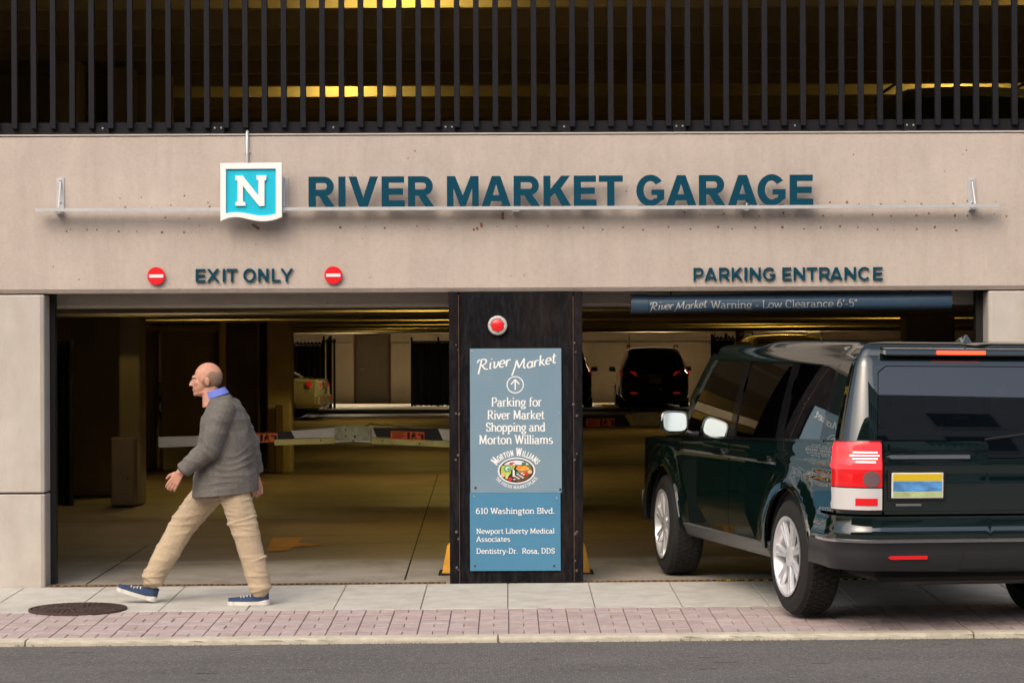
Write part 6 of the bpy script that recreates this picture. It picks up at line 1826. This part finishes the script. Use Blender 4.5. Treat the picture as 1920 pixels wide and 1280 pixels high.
# trousers: wide legs over the joints, joined at the seat
t_ = MB()
for sd in (NEAR, FAR):
    h_, k_, a_ = [Vector(p) for p in leg_joints(sd)]
    capsule(t_, h_ + Vector((.0, 0, .02)), k_, .118, .096, 18); 
    an = a_ + (k_ - a_) * .03
    capsule(t_, k_, an, .095, .080, 18)
    # loose hem with a break over the shoe
    dd = (a_ - k_).normalized()
    m_ = MB(); m_.tube([an - dd * .03, an + dd * .030], [.082, .084], 20); t_.add(m_.v, m_.f)
    for j, tt in enumerate((.35, .52, .68, .8, .92)):
        c_ = k_ + (an - k_) * tt + Vector((random.uniform(-.012, .012), 0, 0)); ellipsoid(t_, c_, (.100 - .012 * tt, .096 - .01 * tt, .018), random.uniform(-.5, .5), 16)
    for tt in (.45, .62, .78, .92):
        c_ = h_ + (k_ - h_) * tt; ellipsoid(t_, c_, (.126 - .018 * tt, .118 - .016 * tt, .018), random.uniform(-.6, .3), 16)
loft(t_, [(q(-1.965, 0, .78)[0], 0, .78 - PZ, .15, .165, 0), (q(-1.97, 0, .88)[0], 0, .88 - PZ, .155, .165, 0), (q(-1.97, 0, 1.0)[0], 0, 1.0 - PZ, .138, .165, 0)])
fuse('trousers', t_, TROU, man, .006, 3, wrinkle=[(.12, .014)], folds=[
    fold_fn(.012, .066, (.25, .25, 1), .11, 3, [(leg_joints(NEAR)[1], .13), (leg_joints(NEAR)[2], .13), (leg_joints(FAR)[1], .15), (leg_joints(FAR)[2], .14), (q(-1.97, 0, .78), .17)]),
    fold_fn(.006, .045, (.8, .8, 1), .10, 8, [(q(-1.97, 0, .74), .2)])])
# jacket: body, sleeves, skirt of the coat, collar
j_ = MB()
loft(j_, [(q(-1.985, 0, .765)[0], 0, .735 - PZ, .232, .245, .10), (q(-1.985, 0, .85)[0], 0, .85 - PZ, .226, .240, .08), (q(-1.985, 0, 1.0)[0], 0, 1.0 - PZ, .206, .220, .04),
          (q(-1.985, 0, 1.15)[0], 0, 1.15 - PZ, .188, .210, 0), (q(-1.985, 0, 1.27)[0], 0, 1.27 - PZ, .168, .220, 0), (q(-1.99, 0, 1.345)[0], 0, 1.345 - PZ, .130, .205, 0),
          (q(-2.01, 0, 1.395)[0], 0, 1.395 - PZ, .088, .130, .0), (q(-2.025, 0, 1.425)[0], 0, 1.425 - PZ, .074, .082, .15)], 28, 2.2)
for sd in (NEAR, FAR):
    s_, e_, w_ = [Vector(p) for p in arm_joints(sd)]
    capsule(j_, s_, e_, .092, .080, 16); wr = w_ + (e_ - w_) * .04
    capsule(j_, e_, wr + (e_ - wr).normalized() * .04, .078, .062, 16)
    m_ = MB(); m_.tube([wr + (e_ - wr).normalized() * .05, wr], [.063, .062], 18); j_.add(m_.v, m_.f)
    for tt in (.3, .6, .85): ellipsoid(j_, s_ + (e_ - s_) * tt, (.082, .080, .016), random.uniform(-.5, .5), 14)
    for tt in (.1, .35, .6): ellipsoid(j_, e_ + (w_ - e_) * tt, (.072, .068, .015), random.uniform(.4, 1.2), 14)
fuse('jacket', j_, JACK, man, .006, 3, wrinkle=[(.16, .024)], folds=[
    fold_fn(.010, .095, (.9, .5, 1), .19, 5, [(arm_joints(NEAR)[1], .13), (q(-1.98, -.2, 1.22), .12), (q(-1.90, -.1, .98), .16), (arm_joints(FAR)[1], .15)]),
    fold_fn(.006, .06, (-.7, .6, .8), .12, 11, [(q(-1.99, -.2, .86), .16), (arm_joints(NEAR)[2], .12)])])
cm = MB(); n = 24; vs_ = []
for (rx_, ry_, zz, xo) in ((.074, .074, 1.425, -2.035), (.070, .068, 1.462, -2.060), (.074, .072, 1.466, -2.062), (.082, .082, 1.422, -2.038)):
    for k in range(n):
        a_ = 2 * PI * k / n; tx_ = math.cos(a_)
        vs_.append((xo - PX + rx_ * tx_, ry_ * math.sin(a_), zz - PZ + .32 * rx_ * tx_))
cm.add(vs_, [(i * n + k, i * n + (k + 1) % n, (i + 1) * n + (k + 1) % n, (i + 1) * n + k) for i in range(3) for k in range(n)])
cm.build('shirt_collar', COLL, man, smooth=True)
def shoe(ax_, az, tilt, y, name='shoe'):
    """built flat then tilted about the heel; toe points to -x"""
    L_ = .285
    def tr(x, yy, z):
        c_, s_ = math.cos(tilt), math.sin(tilt)
        return (ax_ + x * c_ + z * s_ * 1, y + yy, az - x * s_ + z * c_)
    def out(m): m.v = [tr(*v) for v in m.v]; return m
    def plan_(u): # u 0 heel .. 1 toe -> half width
        return .034 * min(1, (u / .10)) ** .5 + .014 * math.sin(min(1, max(0, (u - .25) / .6)) * PI) if u < .86 else .040 * math.sqrt(max(0, 1 - ((u - .86) / .14) ** 2))
    rings = 16
    up_ = MB(); so = MB(); vs_ = []; n_ = 14
    us = [max(.004, min(.996, i / rings)) for i in range(rings + 1)]
    def hgt(u): return .078 if u < .12 else (.085 - .055 * ((u - .12) / .55) if u < .67 else .030 + .008 * (1 - (u - .67) / .33))
    for u in us:
        x = .055 - L_ * u; w_ = plan_(u) + .002
        for k in range(n_ + 1):
            a_ = PI * k / n_
            vs_.append((x, w_ * math.cos(a_) * (1 - .12 * math.sin(a_)), .020 + (hgt(u)) * math.sin(a_) ** .8))
    up_.add(vs_, [(i * (n_ + 1) + k, i * (n_ + 1) + k + 1, (i + 1) * (n_ + 1) + k + 1, (i + 1) * (n_ + 1) + k) for i in range(rings) for k in range(n_)])
    up_.add([vs_[k] for k in range(n_ + 1)], [tuple(range(n_ + 1))])
    s_o = out(up_).build(name, NAVY, man, smooth=True, auto=60)
    pl = [(.060 - (L_ + .01) * u, plan_(u) + .006) for u in us] + [(.060 - (L_ + .01) * u, -plan_(u) - .006) for u in us[::-1]]
    nn2 = len(pl)
    so.add([(p[0], p[1], .0) for p in pl] + [(p[0], p[1], .026 + (.012 if p[0] > .03 else 0)) for p in pl], [tuple(range(nn2)), tuple(range(nn2, 2 * nn2))] + [(i, (i + 1) % nn2, nn2 + (i + 1) % nn2, nn2 + i) for i in range(nn2)])
    out(so).build('sole', SOLE, s_o)
    lc = MB()
    for i in range(4):
        x = -.070 - i * .022; h_ = .020 + hgt((.055 - x) / L_) + .003
        lc.tube([(x, -.030, h_ - .020), (x - .006, -.012, h_), (x - .003, .012, h_), (x, .028, h_ - .020)], .0035, 6)
    out(lc).build('lace', mat('lace_white', (.6, .6, .58), .8), s_o)
shoe(q(-1.735, 0, 0)[0] + .005, .0, 0, -.10)
shoe(q(-2.515, 0, 0)[0] - .030, .020, -R(-17), .09)
# jacket details: vent, pocket flap, cuff button; back pocket of the trousers
dt = MB()
for k in range(6):
    z = .86 - .02 * k
pf = MB(); pf.hexa([(-.09, -.243, .845), (.04, -.240, .838), (.04, -.228, .838), (-.09, -.231, .845), (-.09, -.238, .885), (.04, -.235, .880), (.04, -.223, .880), (-.09, -.226, .885)])
del pf
# ------------------------------------------------------------------ the other side of the street (seen only as reflections)
opp = thing('street_building', 'red brick and pale stone building across the street, mirrored in the car glass', 'building', (0, -36, -.1))
BRK = mat('brick_red', (.22, .09, .07), .9, noise=.15, nscale=3)
STN = mat('pale_stone', (.50, .48, .44), .8, noise=.06, nscale=1)
MB().box(-34, 9, -12, 0, 0, 13).build('wall', BRK, opp)
MB().box(9.01, 34, -12, .4, 0, 18).build('wall', STN, opp)
MB().box(-34.3, 9, -12, .3, 13.001, 13.6).build('cornice', STN, opp)
WN = MB().box(-.85, .85, .0, .06, 0, 1.9).mesh('window', mat('far_window', (.02, .025, .03), .08, spec=.8))
SL = MB().box(-.95, .95, .0, .14, -.16, 0).mesh('sill', STN)
for fl_ in range(4):
    for i in range(12):
        w_ = link('window', WN, opp, (-32 + i * 3.3, .0, 1.2 + fl_ * 3.1)); link('sill', SL, w_)
for fl_ in range(5):
    for i in range(7):
        w_ = link('window', WN, opp, (11.5 + i * 3.3, .4, 1.2 + fl_ * 3.1)); link('sill', SL, w_)
sw = MB(); sw.box(-34, 34, -44, -34.05, -.3, .02)
structure('opposite_sidewalk', sw, WALK)
